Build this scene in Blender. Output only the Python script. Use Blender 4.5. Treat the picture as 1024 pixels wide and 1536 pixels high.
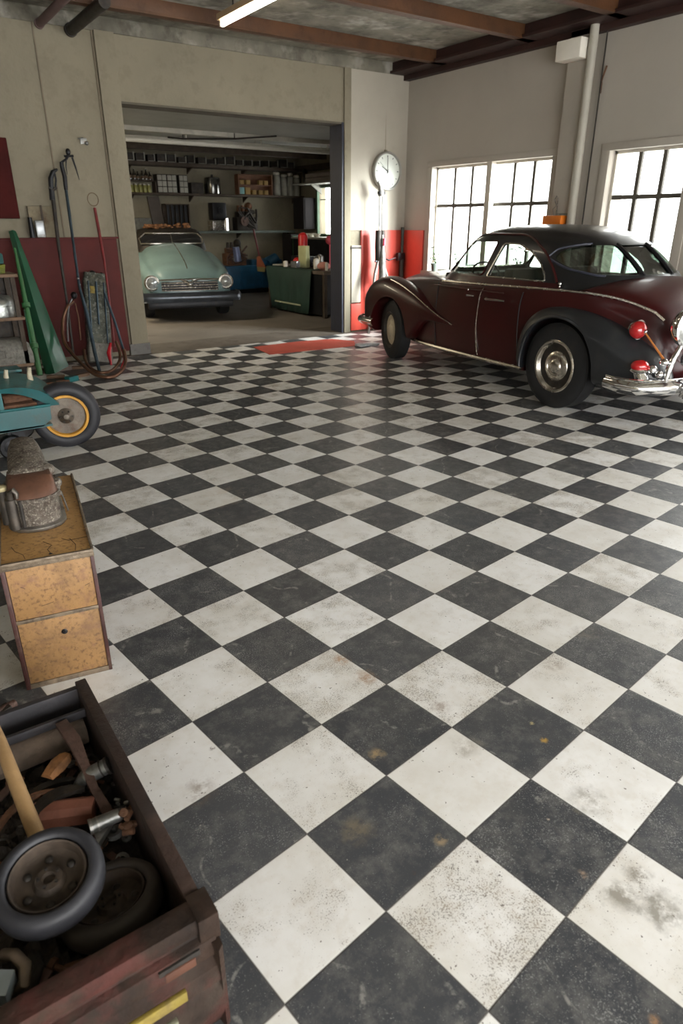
import bpy, bmesh, math, random
from mathutils import Vector, Matrix, Euler
random.seed(7)
for _o in list(bpy.data.objects): bpy.data.objects.remove(_o)
SC = bpy.context.scene
COL = SC.collection
PI = math.pi
# ---------------------------------------------------------------- camera, world, exposure
# room frame: x along the back wall (0 = right corner), y = 0 at the back wall, negative towards the camera
cd = bpy.data.cameras.new('camera'); cam = bpy.data.objects.new('camera', cd); COL.objects.link(cam)
cam.location = (-6.8714, -8.357, 1.5)
cam.rotation_euler = Euler((math.radians(90-23.49), 0, math.radians(-34.55)), 'XYZ')
cd.sensor_fit = 'VERTICAL'; cd.sensor_height = 36; cd.lens = 998.6/1536*36
cd.clip_start = .05; cd.clip_end = 200
cd.dof.use_dof = True; cd.dof.focus_distance = 2.9; cd.dof.aperture_fstop = 4.5
SC.camera = cam
SC.view_settings.view_transform = 'Standard'; SC.view_settings.look = 'None'
SC.view_settings.exposure = 1.62; SC.view_settings.gamma = 1
SC.view_settings.use_curve_mapping = False
W = bpy.data.worlds.new('sky'); SC.world = W; W.use_nodes = True
bg = W.node_tree.nodes['Background']; bg.inputs[0].default_value = (.985,.985,.97,1); bg.inputs[1].default_value = 3.4
def area(name, loc, rot, sx, sy, power, col):
    l = bpy.data.lights.new(name,'AREA'); l.shape='RECTANGLE'; l.size=sx; l.size_y=sy; l.energy=power; l.color=col
    o = bpy.data.objects.new(name, l); COL.objects.link(o); o.location=loc; o.rotation_euler=rot; return o
wl = area('window_daylight', (.85,-2.5,2.0), (Vector((-.45,-.05,1.05))-Vector((.85,-2.5,2.0))).to_track_quat('-Z','Y').to_euler(), 1.2, 1.2, 62, (.95,.98,1)); wl.data.spread = math.radians(62)
area('workshop_fill', (-4.2,3.4,2.85), (0,0,0), 1.2, .3, 40, (1,.86,.62))  # added fill for the dark workshop, no lamp fixture there
SC.cycles.max_bounces = 8; SC.cycles.diffuse_bounces = 5
SC.cycles.sample_clamp_indirect = 8
SC.cycles.use_denoising = True

# ---------------------------------------------------------------- materials
MC = {}
def _n(nt, t, **k):
    n = nt.nodes.new(t)
    for a, b in k.items(): setattr(n, a, b)
    return n
def _mixc(nt, f, a, b, bt='MIX'):
    m = _n(nt, 'ShaderNodeMix', data_type='RGBA', blend_type=bt)
    for s, v in ((0, f), (6, a), (7, b)):
        if isinstance(v, bpy.types.NodeSocket): nt.links.new(v, m.inputs[s])
        else: m.inputs[s].default_value = v if s == 0 else (*v[:3], 1)
    return m.outputs[2]
def _noise(nt, vec, scale, detail=4, rough=.55, off=0):
    n = _n(nt, 'ShaderNodeTexNoise'); n.inputs['Scale'].default_value = scale
    n.inputs['Detail'].default_value = detail; n.inputs['Roughness'].default_value = rough
    if off:
        a = _n(nt, 'ShaderNodeVectorMath', operation='ADD'); nt.links.new(vec, a.inputs[0]); a.inputs[1].default_value = (off, off*1.7, off*.6); vec = a.outputs[0]
    nt.links.new(vec, n.inputs['Vector']); return n.outputs['Fac']
def _ramp(nt, f, lo, hi, a=0., b=1.):
    m = _n(nt, 'ShaderNodeMapRange'); nt.links.new(f, m.inputs[0]); m.inputs[1].default_value = lo; m.inputs[2].default_value = hi
    m.inputs[3].default_value = a; m.inputs[4].default_value = b; return m.outputs[0]
def _math(nt, op, a, b=0., c=None):
    m = _n(nt, 'ShaderNodeMath', operation=op)
    for i, v in enumerate((a, b, c)):
        if v is None: continue
        if isinstance(v, bpy.types.NodeSocket): nt.links.new(v, m.inputs[i])
        else: m.inputs[i].default_value = v
    return m.outputs[0]
def mat(name, col, rough=.6, metal=0., var=.18, vs=6., dirt=None, damt=.5, ds=9., dlo=None, bump=.15, bs=60., coat=0., rust=None, ramt=.4, rs=14., fine=None, spec=.5):
    if name in MC: return MC[name]
    m = bpy.data.materials.new(name); m.use_nodes = True; nt = m.node_tree; b = nt.nodes['Principled BSDF']
    tc = _n(nt, 'ShaderNodeTexCoord'); v = tc.outputs['Object']
    n1 = _noise(nt, v, vs, 5)
    c = _mixc(nt, _ramp(nt, n1, .3, .7), tuple(x*(1-var) for x in col), tuple(min(1, x*(1+var)) for x in col))
    if fine: c = _mixc(nt, _ramp(nt, _noise(nt, v, fine[1], 3, .7, 3.3), .52, .66, 0, fine[2]), c, fine[0])
    if rust: c = _mixc(nt, _ramp(nt, _noise(nt, v, rs, 6, .65, 5.1), .62-.3*ramt, .74-.2*ramt), c, rust)
    r = rough
    if dirt:
        f = _ramp(nt, _noise(nt, v, ds, 7, .68, 9.2), .62-.25*damt, .85-.2*damt, 0, min(1, .35+damt))
        c = _mixc(nt, f, c, dirt)
        r = _ramp(nt, f, 0, 1, rough, min(1, rough+.35)); nt.links.new(r, b.inputs['Roughness'])
    else: b.inputs['Roughness'].default_value = rough
    nt.links.new(c, b.inputs['Base Color']); b.inputs['Metallic'].default_value = metal
    b.inputs['Coat Weight'].default_value = coat; b.inputs['Specular IOR Level'].default_value = spec; b.inputs['Coat Roughness'].default_value = .08
    if bump:
        bp = _n(nt, 'ShaderNodeBump'); bp.inputs['Strength'].default_value = bump; bp.inputs['Distance'].default_value = .01
        nt.links.new(_noise(nt, v, bs, 5, .6, 1.1), bp.inputs['Height']); nt.links.new(bp.outputs[0], b.inputs['Normal'])
    MC[name] = m; return m
def glass(name, tint=(1,1,1), refl=.12, rough=.02):
    if name in MC: return MC[name]
    m = bpy.data.materials.new(name); m.use_nodes = True; nt = m.node_tree
    for n in list(nt.nodes): nt.nodes.remove(n)
    o = _n(nt, 'ShaderNodeOutputMaterial'); t = _n(nt, 'ShaderNodeBsdfTransparent'); g = _n(nt, 'ShaderNodeBsdfGlossy'); x = _n(nt, 'ShaderNodeMixShader')
    t.inputs[0].default_value = (*tint, 1); g.inputs['Roughness'].default_value = rough; g.inputs[0].default_value = (.9,.95,.95,1)
    fr = _n(nt, 'ShaderNodeFresnel'); fr.inputs[0].default_value = 1.5
    gm = _n(nt, 'ShaderNodeNewGeometry'); f = _math(nt, 'MULTIPLY', _math(nt, 'MAXIMUM', fr.outputs[0], refl), _math(nt, 'SUBTRACT', 1., gm.outputs['Backfacing']))
    nt.links.new(f, x.inputs[0]); nt.links.new(t.outputs[0], x.inputs[1]); nt.links.new(g.outputs[0], x.inputs[2]); nt.links.new(x.outputs[0], o.inputs[0])
    MC[name] = m; return m
def emit(name, col, s):
    m = bpy.data.materials.new(name); m.use_nodes = True; b = m.node_tree.nodes['Principled BSDF']
    b.inputs['Base Color'].default_value = (*col, 1); b.inputs['Emission Color'].default_value = (*col, 1); b.inputs['Emission Strength'].default_value = s
    MC[name] = m; return m

GRIME = (.03,.024,.018)
M_WALL = mat('cream plaster', (.215,.188,.132), .85, var=.07, vs=1.6, dirt=(.11,.09,.06), damt=.12, ds=3.5, bump=.35, bs=22, fine=((.15,.12,.08), 7, .3))
M_WALLR = mat('grey white plaster', (.37,.335,.285), .85, var=.05, vs=1.2, dirt=(.25,.22,.17), damt=.03, ds=3, bump=.25, bs=22)
M_TRIMW = mat('aged white paint', (.72,.68,.59), .6, var=.06, vs=4, dirt=(.25,.2,.13), damt=.12, ds=8, bump=.2)
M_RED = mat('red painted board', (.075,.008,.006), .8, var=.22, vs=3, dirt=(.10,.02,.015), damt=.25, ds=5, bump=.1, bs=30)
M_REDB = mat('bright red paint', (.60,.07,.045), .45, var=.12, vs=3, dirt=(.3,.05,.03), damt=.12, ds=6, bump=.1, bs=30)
M_CEIL = mat('dirty concrete ceiling', (.17,.155,.12), .9, var=.4, vs=2.6, dirt=(.032,.026,.018), damt=.55, ds=3.4, bump=.9, bs=9, fine=((.36,.34,.29), 2.3, .8))
M_BEAM = mat('rusty orange beam', (.075,.028,.008), .6, var=.25, vs=4, dirt=(.045,.018,.008), damt=.35, ds=7, bump=.3)
M_BEAMD = mat('dark maroon beam', (.028,.008,.006), .6, var=.3, vs=4, dirt=GRIME, damt=.3, ds=7, bump=.3)
M_CONC = mat('worn concrete', (.15,.128,.105), .6, var=.2, vs=1.3, dirt=(.09,.07,.055), damt=.3, ds=2.5, bump=.25, bs=30)
M_THR = mat('stained threshold concrete', (.11,.09,.07), .7, var=.25, vs=3, dirt=(.05,.038,.028), damt=.4, ds=4, bump=.3, bs=30)
M_BLACK = mat('black metal', (.018,.018,.02), .4, .6, var=.3, dirt=(.07,.055,.04), damt=.25)
M_BLACKM = mat('dull dark metal', (.045,.04,.036), .55, .7, var=.35, vs=12, dirt=(.10,.07,.045), damt=.4, ds=20, bump=.4)
M_STEEL = mat('worn steel', (.30,.29,.27), .38, .9, var=.3, vs=14, dirt=(.08,.055,.035), damt=.45, ds=18, bump=.3)
M_CHROME = mat('chrome', (.82,.82,.82), .1, 1, var=.06, vs=5, dirt=(.3,.25,.2), damt=.05, ds=14, bump=0)
M_RUST = mat('rusty iron', (.16,.075,.04), .75, .3, var=.4, vs=16, dirt=(.05,.032,.022), damt=.5, ds=22, bump=.6, bs=90)
M_RUBBER = mat('dusty black rubber', (.016,.016,.017), .7, var=.3, vs=5, dirt=(.05,.042,.034), damt=.3, ds=8, bump=.15, spec=.3)
M_WOODD = mat('dark shelf wood', (.05,.034,.022), .75, var=.35, vs=7, dirt=GRIME, damt=.3, bump=.4)
M_TANWOOD = mat('tan handle wood', (.34,.21,.095), .55, var=.2, vs=9, dirt=(.1,.06,.03), damt=.3, ds=14, bump=.2)
M_NAVY = mat('dark blue grey paint', (.03,.033,.05), .5, var=.15, vs=4, dirt=GRIME, damt=.2)

# ---------------------------------------------------------------- geometry helpers
class MB:
    def __init__(s): s.bm = bmesh.new(); s.mi = 0
    def _x(s, vs, mtx):
        if mtx is not None:
            for v in vs: v.co = mtx @ v.co
        return vs
    def faces(s, vs, fs):
        V = [s.bm.verts.new(v) for v in vs]
        for f in fs:
            try: F = s.bm.faces.new([V[i] for i in f]); F.material_index = s.mi
            except ValueError: pass
        return V
    def box(s, a, b, bev=0., mtx=None):
        x0,y0,z0 = a; x1,y1,z1 = b
        t = bmesh.new()
        V = [t.verts.new(p) for p in ((x0,y0,z0),(x1,y0,z0),(x1,y1,z0),(x0,y1,z0),(x0,y0,z1),(x1,y0,z1),(x1,y1,z1),(x0,y1,z1))]
        for f in ((0,3,2,1),(4,5,6,7),(0,1,5,4),(1,2,6,5),(2,3,7,6),(3,0,4,7)): t.faces.new([V[i] for i in f])
        if bev > 0: bmesh.ops.bevel(t, geom=t.edges[:], offset=bev, segments=2, profile=.6, affect='EDGES')
        s._merge(t, mtx); return s
    def _merge(s, t, mtx=None):
        m = {}
        for v in t.verts: m[v] = s.bm.verts.new(mtx @ v.co if mtx is not None else v.co)
        for f in t.faces:
            F = s.bm.faces.new([m[v] for v in f.verts]); F.material_index = s.mi
        t.free()
    def loft(s, rings, cap=True, closed=True, mtx=None, loop=False):
        n = len(rings[0]); V = []
        for r in rings: V.append([s.bm.verts.new((mtx @ Vector(p)) if mtx is not None else Vector(p)) for p in r])
        R = len(rings)
        for i in range(R if loop else R-1):
            A, B = V[i], V[(i+1) % R]
            for j in range(n if closed else n-1):
                k = (j+1) % n
                try: s.bm.faces.new((A[j],A[k],B[k],B[j])).material_index = s.mi
                except ValueError: pass
        if cap and not loop and closed:
            for r in (V[0][::-1], V[-1]):
                try: s.bm.faces.new(r).material_index = s.mi
                except ValueError: pass
        return s
    def cyl(s, p0, p1, r0, r1=None, seg=16, cap=True):
        p0 = Vector(p0); p1 = Vector(p1); r1 = r0 if r1 is None else r1
        d = (p1-p0).normalized(); a = d.orthogonal().normalized(); b = d.cross(a)
        f = lambda p, r: [p + (a*math.cos(2*PI*i/seg) + b*math.sin(2*PI*i/seg))*r for i in range(seg)]
        return s.loft([f(p0,r0), f(p1,r1)], cap)
    def tube(s, pts, r, seg=8, cap=True, closed=False):
        P = [Vector(p) for p in pts]; n = len(P); rr = r if isinstance(r, (list,tuple)) else [r]*n
        rings = []; up = None
        for i in range(n):
            if closed: t = (P[(i+1)%n]-P[i-1]).normalized()
            else: t = (P[min(i+1,n-1)]-P[max(i-1,0)]).normalized()
            up = t.orthogonal().normalized() if up is None else (up - t*up.dot(t)).normalized()
            b = t.cross(up)
            rings.append([P[i] + (up*math.cos(2*PI*j/seg)+b*math.sin(2*PI*j/seg))*rr[i] for j in range(seg)])
        return s.loft(rings, cap, loop=closed)
    def lathe(s, prof, seg=24, mtx=None, closed=False):
        # prof: list of (radius, height) turned about local z
        rings = [[(r*math.cos(2*PI*j/seg), r*math.sin(2*PI*j/seg), h) for j in range(seg)] for r, h in prof]
        return s.loft(rings, cap=not closed, mtx=mtx, loop=closed)
    def prism(s, poly, d0, d1, axis='z', bev=0., mtx=None):
        f = {'z': lambda u,v,w:(u,v,w), 'y': lambda u,v,w:(u,w,v), 'x': lambda u,v,w:(w,u,v)}[axis]
        t = bmesh.new(); n = len(poly)
        A = [t.verts.new(f(u,v,d0)) for u,v in poly]; B = [t.verts.new(f(u,v,d1)) for u,v in poly]
        t.faces.new(A[::-1]); t.faces.new(B)
        for i in range(n): t.faces.new((A[i],A[(i+1)%n],B[(i+1)%n],B[i]))
        if bev > 0:
            bmesh.ops.bevel(t, geom=[e for e in t.edges], offset=bev, segments=2, affect='EDGES')
        s._merge(t, mtx); return s
    def ball(s, c, r, sc=(1,1,1), seg=16, mtx=None):
        t = bmesh.new(); bmesh.ops.create_uvsphere(t, u_segments=seg, v_segments=max(6,seg//2), radius=r)
        for v in t.verts: v.co = Vector((v.co.x*sc[0]+c[0], v.co.y*sc[1]+c[1], v.co.z*sc[2]+c[2]))
        s._merge(t, mtx); return s
    def build(s, name, m, parent=None, ang=38, jitter=0., flat=False):
        bm = s.bm
        if jitter:
            rr = random.Random(len(bm.verts))
            for v in bm.verts: v.co += Vector((rr.uniform(-1,1), rr.uniform(-1,1), rr.uniform(-1,1)))*jitter
        bmesh.ops.recalc_face_normals(bm, faces=bm.faces[:])
        for f in bm.faces: f.smooth = not flat
        for e in bm.edges:
            if len(e.link_faces) == 2 and e.calc_face_angle(0) > math.radians(ang): e.smooth = False
        me = bpy.data.meshes.new(name); bm.to_mesh(me); bm.free()
        for x in (m if isinstance(m, (list,tuple)) else [m]): me.materials.append(x)
        o = bpy.data.objects.new(name, me); COL.objects.link(o)
        if parent: o.parent = parent
        return o
def tag(o, label, cat, group=None):
    o['label'] = label; o['category'] = cat
    if group: o['group'] = group
    return o
def thing(name, label, cat, loc=(0,0,0), rz=0., group=None, rot=None):
    o = bpy.data.objects.new(name, None); COL.objects.link(o); o.empty_display_size = .1
    o.location = loc; o.rotation_euler = rot if rot else (0,0,rz); return tag(o, label, cat, group)
def struct(o): o['kind'] = 'structure'; return o
def put(o, loc, rz=0., rot=None): o.location = loc; o.rotation_euler = rot if rot else (0,0,rz); return o
def dup(root, loc, rz=0., label=None, rot=None, scale=None):
    def cp(o, par):
        c = o.copy(); COL.objects.link(c)
        if par: c.parent = par
        for ch in [k for k in bpy.data.objects if k.parent == o]: cp(ch, c)
        return c
    r = cp(root, None); r.location = loc; r.rotation_euler = rot if rot else (0,0,rz)
    if scale: r.scale = scale
    if label: r['label'] = label
    return r
def rotm(axis, deg, loc=(0,0,0)): return Matrix.Translation(loc) @ Matrix.Rotation(math.radians(deg), 4, axis)
def lerp(a, b, t): return a+(b-a)*t
def interp(tab, x):
    if x <= tab[0][0]: return tab[0][1]
    for (a,va),(b,vb) in zip(tab, tab[1:]):
        if x <= b:
            t = (x-a)/(b-a); t = t*t*(3-2*t)*.35 + t*.65
            return lerp(va, vb, t)
    return tab[-1][1]
def arcpts(c, r, a0, a1, n, f): return [f(c[0]+r*math.cos(lerp(a0,a1,i/n)), c[1]+r*math.sin(lerp(a0,a1,i/n))) for i in range(n+1)]

# ---------------------------------------------------------------- floor
def tile_mat():
    m = bpy.data.materials.new('checkered floor tiles'); m.use_nodes = True; nt = m.node_tree; b = nt.nodes['Principled BSDF']
    geo = _n(nt, 'ShaderNodeTexCoord'); P = geo.outputs['Object']
    def dot(v, k):
        d = _n(nt, 'ShaderNodeVectorMath', operation='DOT_PRODUCT'); nt.links.new(P, d.inputs[0]); d.inputs[1].default_value = (*v, 0)
        return _math(nt, 'ADD', d.outputs['Value'], k)
    u = dot((.462228,-3.361014), -21.467871); v = dot((-3.255987,-.438384), -22.412684)
    fu = _math(nt, 'FLOOR', u); fv = _math(nt, 'FLOOR', v)
    par = _math(nt, 'FLOORED_MODULO', _math(nt, 'ADD', fu, fv), 2.)     # 0 = dark, 1 = white
    cell = _n(nt, 'ShaderNodeCombineXYZ'); nt.links.new(fu, cell.inputs[0]); nt.links.new(fv, cell.inputs[1])
    wn = _n(nt, 'ShaderNodeTexWhiteNoise'); nt.links.new(cell.outputs[0], wn.inputs[0]); rnd = wn.outputs['Value']
    sep = _n(nt, 'ShaderNodeSeparateColor'); nt.links.new(wn.outputs['Color'], sep.inputs[0]); rnd2 = sep.outputs[1]
    # distance to the nearest joint
    def edge(x):
        f = _math(nt, 'FRACT', x); return _math(nt, 'MINIMUM', f, _math(nt, 'SUBTRACT', 1., f))
    ed = _math(nt, 'MINIMUM', edge(u), edge(v))
    # per tile shifted coordinates so that marks stop at the joints
    sc = _n(nt, 'ShaderNodeVectorMath', operation='SCALE'); nt.links.new(wn.outputs['Color'], sc.inputs[0]); sc.inputs['Scale'].default_value = 20
    ad = _n(nt, 'ShaderNodeVectorMath', operation='ADD'); nt.links.new(P, ad.inputs[0]); nt.links.new(sc.outputs[0], ad.inputs[1]); T = ad.outputs[0]
    big = _noise(nt, T, 5, 4, .6); med = _noise(nt, T, 26, 5, .65, 2.); fin = _noise(nt, T, 230, 4, .72, 4.); spk = _noise(nt, T, 75, 2, .6, 7.)
    far = _noise(nt, P, .8, 3, .5, 11.)
    # white tiles
    w = _mixc(nt, rnd, (.78,.765,.73), (.87,.865,.85))
    w = _mixc(nt, _ramp(nt, big, .42, .72, 0, .5), w, (.60,.565,.49))
    w = _mixc(nt, _ramp(nt, med, .5, .75, 0, .35), w, (.62,.56,.47))
    # clustered pepper: fine specks where the medium noise and the tile's own wear are high
    clus = _math(nt, 'ADD', _math(nt, 'MULTIPLY', _noise(nt, T, 9, 3, .6, 13.), .8), _math(nt, 'MULTIPLY', rnd2, .2))
    thr = _ramp(nt, clus, .40, .66, .715, .52)
    pep = _ramp(nt, _math(nt, 'SUBTRACT', fin, thr), 0, .035)
    w = _mixc(nt, _math(nt, 'MULTIPLY', pep, .72), w, _mixc(nt, _ramp(nt, med, .4, .6), (.10,.085,.07), (.24,.17,.10)))
    w = _mixc(nt, _ramp(nt, clus, .5, .72, 0, .35), w, (.42,.38,.31))
    chips = _ramp(nt, spk, .70, .73); w = _mixc(nt, _math(nt, 'MULTIPLY', chips, .8), w, (.10,.075,.055))
    # dark tiles
    d = _mixc(nt, rnd, (.038,.041,.048), (.058,.062,.071))
    d = _mixc(nt, _ramp(nt, big, .48, .75, 0, .45), d, (.085,.086,.084))
    d = _mixc(nt, _ramp(nt, _noise(nt, T, 14, 8, .78, 17.), .47, .68, 0, .62), d, (.19,.185,.175))
    d = _mixc(nt, _ramp(nt, _math(nt, 'SUBTRACT', fin, _ramp(nt, clus, .35, .7, .64, .52)), 0, .05, 0, .6), d, (.34,.34,.33))
    d = _mixc(nt, _ramp(nt, spk, .75, .78, 0, .8), d, (.42,.39,.33))
    # scratches
    wv = _n(nt, 'ShaderNodeTexWave'); wv.inputs['Scale'].default_value = .9; wv.inputs['Distortion'].default_value = 22; wv.inputs['Detail'].default_value = 3; wv.inputs['Detail Scale'].default_value = 1.2
    nt.links.new(T, wv.inputs['Vector'])
    scr = _math(nt, 'MULTIPLY', _ramp(nt, wv.outputs['Fac'], .985, 1.), _ramp(nt, med, .5, .6))
    d = _mixc(nt, _math(nt, 'MULTIPLY', scr, .6), d, (.36,.35,.32))
    c = _mixc(nt, par, d, w)
    # individual stains with a place of their own: (x, y, radius, colour, strength)
    sepP = _n(nt, 'ShaderNodeSeparateXYZ'); nt.links.new(P, sepP.inputs[0])
    for (sx, sy, sr, scol, ss) in STAINS:
        dx = _math(nt, 'SUBTRACT', sepP.outputs[0], sx); dy = _math(nt, 'SUBTRACT', sepP.outputs[1], sy)
        dd = _math(nt, 'SQRT', _math(nt, 'ADD', _math(nt, 'MULTIPLY', dx, dx), _math(nt, 'MULTIPLY', dy, dy)))
        dd = _math(nt, 'ADD', dd, _math(nt, 'MULTIPLY', _math(nt, 'SUBTRACT', med, .5), sr*1.6))
        f = _ramp(nt, dd, sr*.35, sr*1.1, ss, 0)
        f = _math(nt, 'MULTIPLY', f, _ramp(nt, _noise(nt, P, .9/sr, 4, .7, sx), .40, .56))
        c = _mixc(nt, f, c, scol)
    # overall film of dirt, heavier in patches
    c = _mixc(nt, _ramp(nt, far, .4, .75, 0, .12), c, (.26,.235,.19))
    # joint
    c = _mixc(nt, _ramp(nt, ed, .004, .009, .75, 0), c, (.06,.05,.045))
    nt.links.new(c, b.inputs['Base Color'])
    r = _math(nt, 'ADD', _ramp(nt, med, .3, .7, .30, .46), _math(nt, 'MULTIPLY', par, .06)); nt.links.new(r, b.inputs['Roughness'])
    bp = _n(nt, 'ShaderNodeBump'); bp.inputs['Strength'].default_value = .25; bp.inputs['Distance'].default_value = .004
    h = _math(nt, 'ADD', _math(nt, 'MULTIPLY', _noise(nt, P, 7, 2), .8), _ramp(nt, ed, 0, .012, -.6, 0))
    nt.links.new(h, bp.inputs['Height']); nt.links.new(bp.outputs[0], b.inputs['Normal'])
    return m
STAINS = [(-5.886, -7.117, 0.028, (0.33, 0.24, 0.13), 0.9), (-5.414, -7.366, 0.014, (0.45, 0.27, 0.05), 0.9), (-5.383, -7.294, 0.009, (0.5, 0.42, 0.2), 0.9), (-5.701, -6.658, 0.035, (0.42, 0.25, 0.13), 0.8), (-5.689, -6.792, 0.045, (0.36, 0.21, 0.11), 0.75), (-6.292, -6.807, 0.01, (0.09, 0.04, 0.03), 0.9), (-6.098, -7.307, 0.05, (0.22, 0.18, 0.12), 0.6), (-5.935, -7.458, 0.02, (0.36, 0.27, 0.16), 0.8), (-5.708, -7.738, 0.014, (0.33, 0.24, 0.17), 0.8), (-5.646, -7.576, 0.006, (0.6, 0.5, 0.4), 0.9), (-5.685, -7.827, 0.05, (0.14, 0.115, 0.075), 0.7), (-5.595, -7.812, 0.04, (0.16, 0.13, 0.09), 0.7), (-5.637, -7.901, 0.06, (0.13, 0.11, 0.07), 0.7), (-5.502, -7.594, 0.06, (0.25, 0.22, 0.17), 0.6), (-6.39, -6.939, 0.05, (0.22, 0.15, 0.1), 0.6), (-5.87, -8.031, 0.015, (0.35, 0.2, 0.1), 0.8), (-5.634, -7.25, 0.05, (0.28, 0.24, 0.18), 0.5), (-5.575, -7.063, 0.035, (0.25, 0.17, 0.12), 0.6), (-4.797, -7.067, 0.06, (0.25, 0.22, 0.17), 0.5), (-5.38, -4.914, 0.15, (0.55, 0.44, 0.3), 0.5), (-5.081, -7.134, 0.04, (0.3, 0.23, 0.17), 0.5), (-6.057, -7.494, 0.006, (0.08, 0.05, 0.04), 0.9), (-5.901, -7.559, 0.007, (0.08, 0.05, 0.04), 0.9)]
TY = -.12
def plane(name, x0, y0, x1, y1, z, m):
    k = MB(); k.faces([(x0,y0,z),(x1,y0,z),(x1,y1,z),(x0,y1,z)], [(0,1,2,3)]); return k.build(name, m)
def slab(name, a, b, m, bev=0.): k = MB(); k.box(a, b, bev); return struct(k.build(name, m))
fl = MB(); fl.box((-9.2,-11.4,-.1),(.3,TY,0)); struct(fl.build('floor', tile_mat()))
slab('floor_threshold', (-9.2,TY,-.1), (.3,.62,-.001), M_THR)
slab('floor_workshop', (-6.2,.62,-.1), (2.7,7.3,-.002), M_CONC)
# ---------------------------------------------------------------- walls and ceiling
H0 = 3.34
k = MB()
k.box((-9.2,0,0),(-4.06,.27,H0)); k.box((-1.085,0,0),(0,.27,H0)); k.box((-4.06,0,2.72),(-1.085,.27,H0))
struct(k.build('wall_back', M_WALL))
slab('wall_left', (-9.4,-11.4,0), (-9.2,.27,H0), M_WALL)
k = MB(); ops = [(-2.65,-.6),(-4.28,-3.40),(-7.1,-5.0),(-9.9,-7.8)]; ZB, ZT = .86, 2.2
k.box((0,-11.4,0),(.3,.27,ZB)); k.box((0,-11.4,ZT),(.3,.27,H0+.35))
e = .27
for a, b in ops: k.box((0,b,ZB),(.3,e,ZT)); e = a
k.box((0,-11.4,ZB),(.3,e,ZT)); struct(k.build('wall_right', M_WALLR))
slab('rear_light_header', (-9.4,-11.6,2.6), (.3,-11.4,H0+.3), M_WALL)  # unseen header, added to cut the light on ceiling and upper walls
slab('ceiling', (-9.4,-11.4,H0+.13), (.3,.27,H0+.3), M_CEIL)
k = MB(); k.box((-9.2,-.02,H0-.005),(0,.27,H0+.17)); struct(k.build('trim_wall_top', M_CEIL))
# back workshop shell
struct_back = MB(); struct_back.box((-6.2,7.0,0),(2.7,7.2,2.95)); struct(struct_back.build('wall_workshop_back', M_WALL))
slab('wall_workshop_left', (-6.3,.27,0), (-6.1,7.2,2.95), M_WALL)
k = MB(); k.box((2.4,2.42,0),(2.6,7.0,1.25)); k.box((2.4,2.42,2.24),(2.6,7.0,2.95)); k.box((2.4,2.42,1.25),(2.6,4.9,2.24)); k.box((2.4,6.05,1.25),(2.6,7.0,2.24))
k.box((.35,2.3,0),(2.6,2.42,2.95)); k.box((.35,.27,0),(.47,2.3,2.95))
struct(k.build('wall_workshop_right', M_WALL))
slab('ceiling_workshop', (-6.2,.27,2.93), (2.7,7.2,3.05), mat('pale workshop ceiling', (.44,.43,.39), .9, var=.12, vs=1.5, dirt=(.2,.17,.13), damt=.15, ds=2))
# pilasters, strips and skirting of the back wall
slab('trim_1', (-4.27,-.045,0), (-4.06,0,H0), M_WALL, .006)
slab('trim_2', (-1.085,-.03,0), (-.98,0,H0), M_WALL, .005)
M_PIERLIT = mat('window-lit pale pier', (.40,.365,.30), .85, var=.06, vs=2, dirt=(.3,.26,.19), damt=.1, ds=4, bump=.25)  # wall plaster lightened here to stand for the window light on it
slab('trim_3', (-.98,-.02,1.40), (-.0,0,H0), M_PIERLIT, .004)
slab('trim_4', (-4.868,-.012,1.34), (-4.855,0,H0), mat('groove', (.16,.13,.09), .9))
slab('trim_5', (-4.292,-.012,0), (-4.27,0,H0), MC['groove'])
slab('baseboard_back', (-4.30,-.06,0), (-4.05,.27,.13), mat('grey plinth paint', (.14,.13,.12), .7, dirt=GRIME, damt=.3))
slab('trim_door_jamb', (-1.115,-.01,0), (-1.08,.285,2.72), M_NAVY)
slab('trim_door_head', (-4.06,.0,2.70), (-1.085,.28,2.722), mat('dark lintel paint', (.10,.085,.06), .8, dirt=GRIME, damt=.3))
# red wainscot
slab('trim_wainscot_left', (-9.2,-.035,.055), (-4.30,0,1.33), M_RED, .004)
slab('trim_wainscot_cap', (-9.2,-.05,1.33), (-4.275,0,1.35), M_RED, .004)
slab('trim_wainscot_right', (-.79,-.03,.02), (0,-.0,1.4), M_REDB, .004)
slab('trim_wainscot_side', (-.03,-.487,.02), (0,-.02,1.4), M_REDB, .004)
slab('trim_white_panel', (-.965,-.04,.42), (-.80,0,1.20), M_PIERLIT, .004)
slab('trim_panel_foot', (-.965,-.035,.02), (-.79,0,.40), M_REDB, .004)
# beams
def beam(name, y, z0=H0-.02, h=.16, w=.10, x0=-9.2, x1=-.1, m=M_BEAM):
    k = MB(); zt = z0+h
    k.box((x0,y-w/2,z0),(x1,y+w/2,z0+.022)); k.box((x0,y-w/2,zt-.022),(x1,y+w/2,zt)); k.box((x0,y-.012,z0+.02),(x1,y+.012,zt-.02))
    o = k.build(name, m); return struct(o)
for i, y in enumerate((-.85,-2.27,-3.42,-4.7,-6.1,-7.5)):
    k = MB(); k.box((-9.2,y-.045,H0+.01),(-.1,y+.045,H0+.14), .006); k.box((-9.2,y-.055,H0+.0),(-.1,y+.055,H0+.02), .003); struct(k.build('trim_ceiling_beam_%d' % (i+1), M_BEAM))
k = MB(); k.box((-.30,-11.4,H0+.02),(0,0.27,H0+.24),.01); k.box((-.34,-11.4,H0+.0),(0,.0,H0+.03),.004); k.box((-.1,-11.4,H0-.06),(-.0,.0,H0+.02),.004)
struct(k.build('trim_wall_beam', M_BEAMD))
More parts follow.
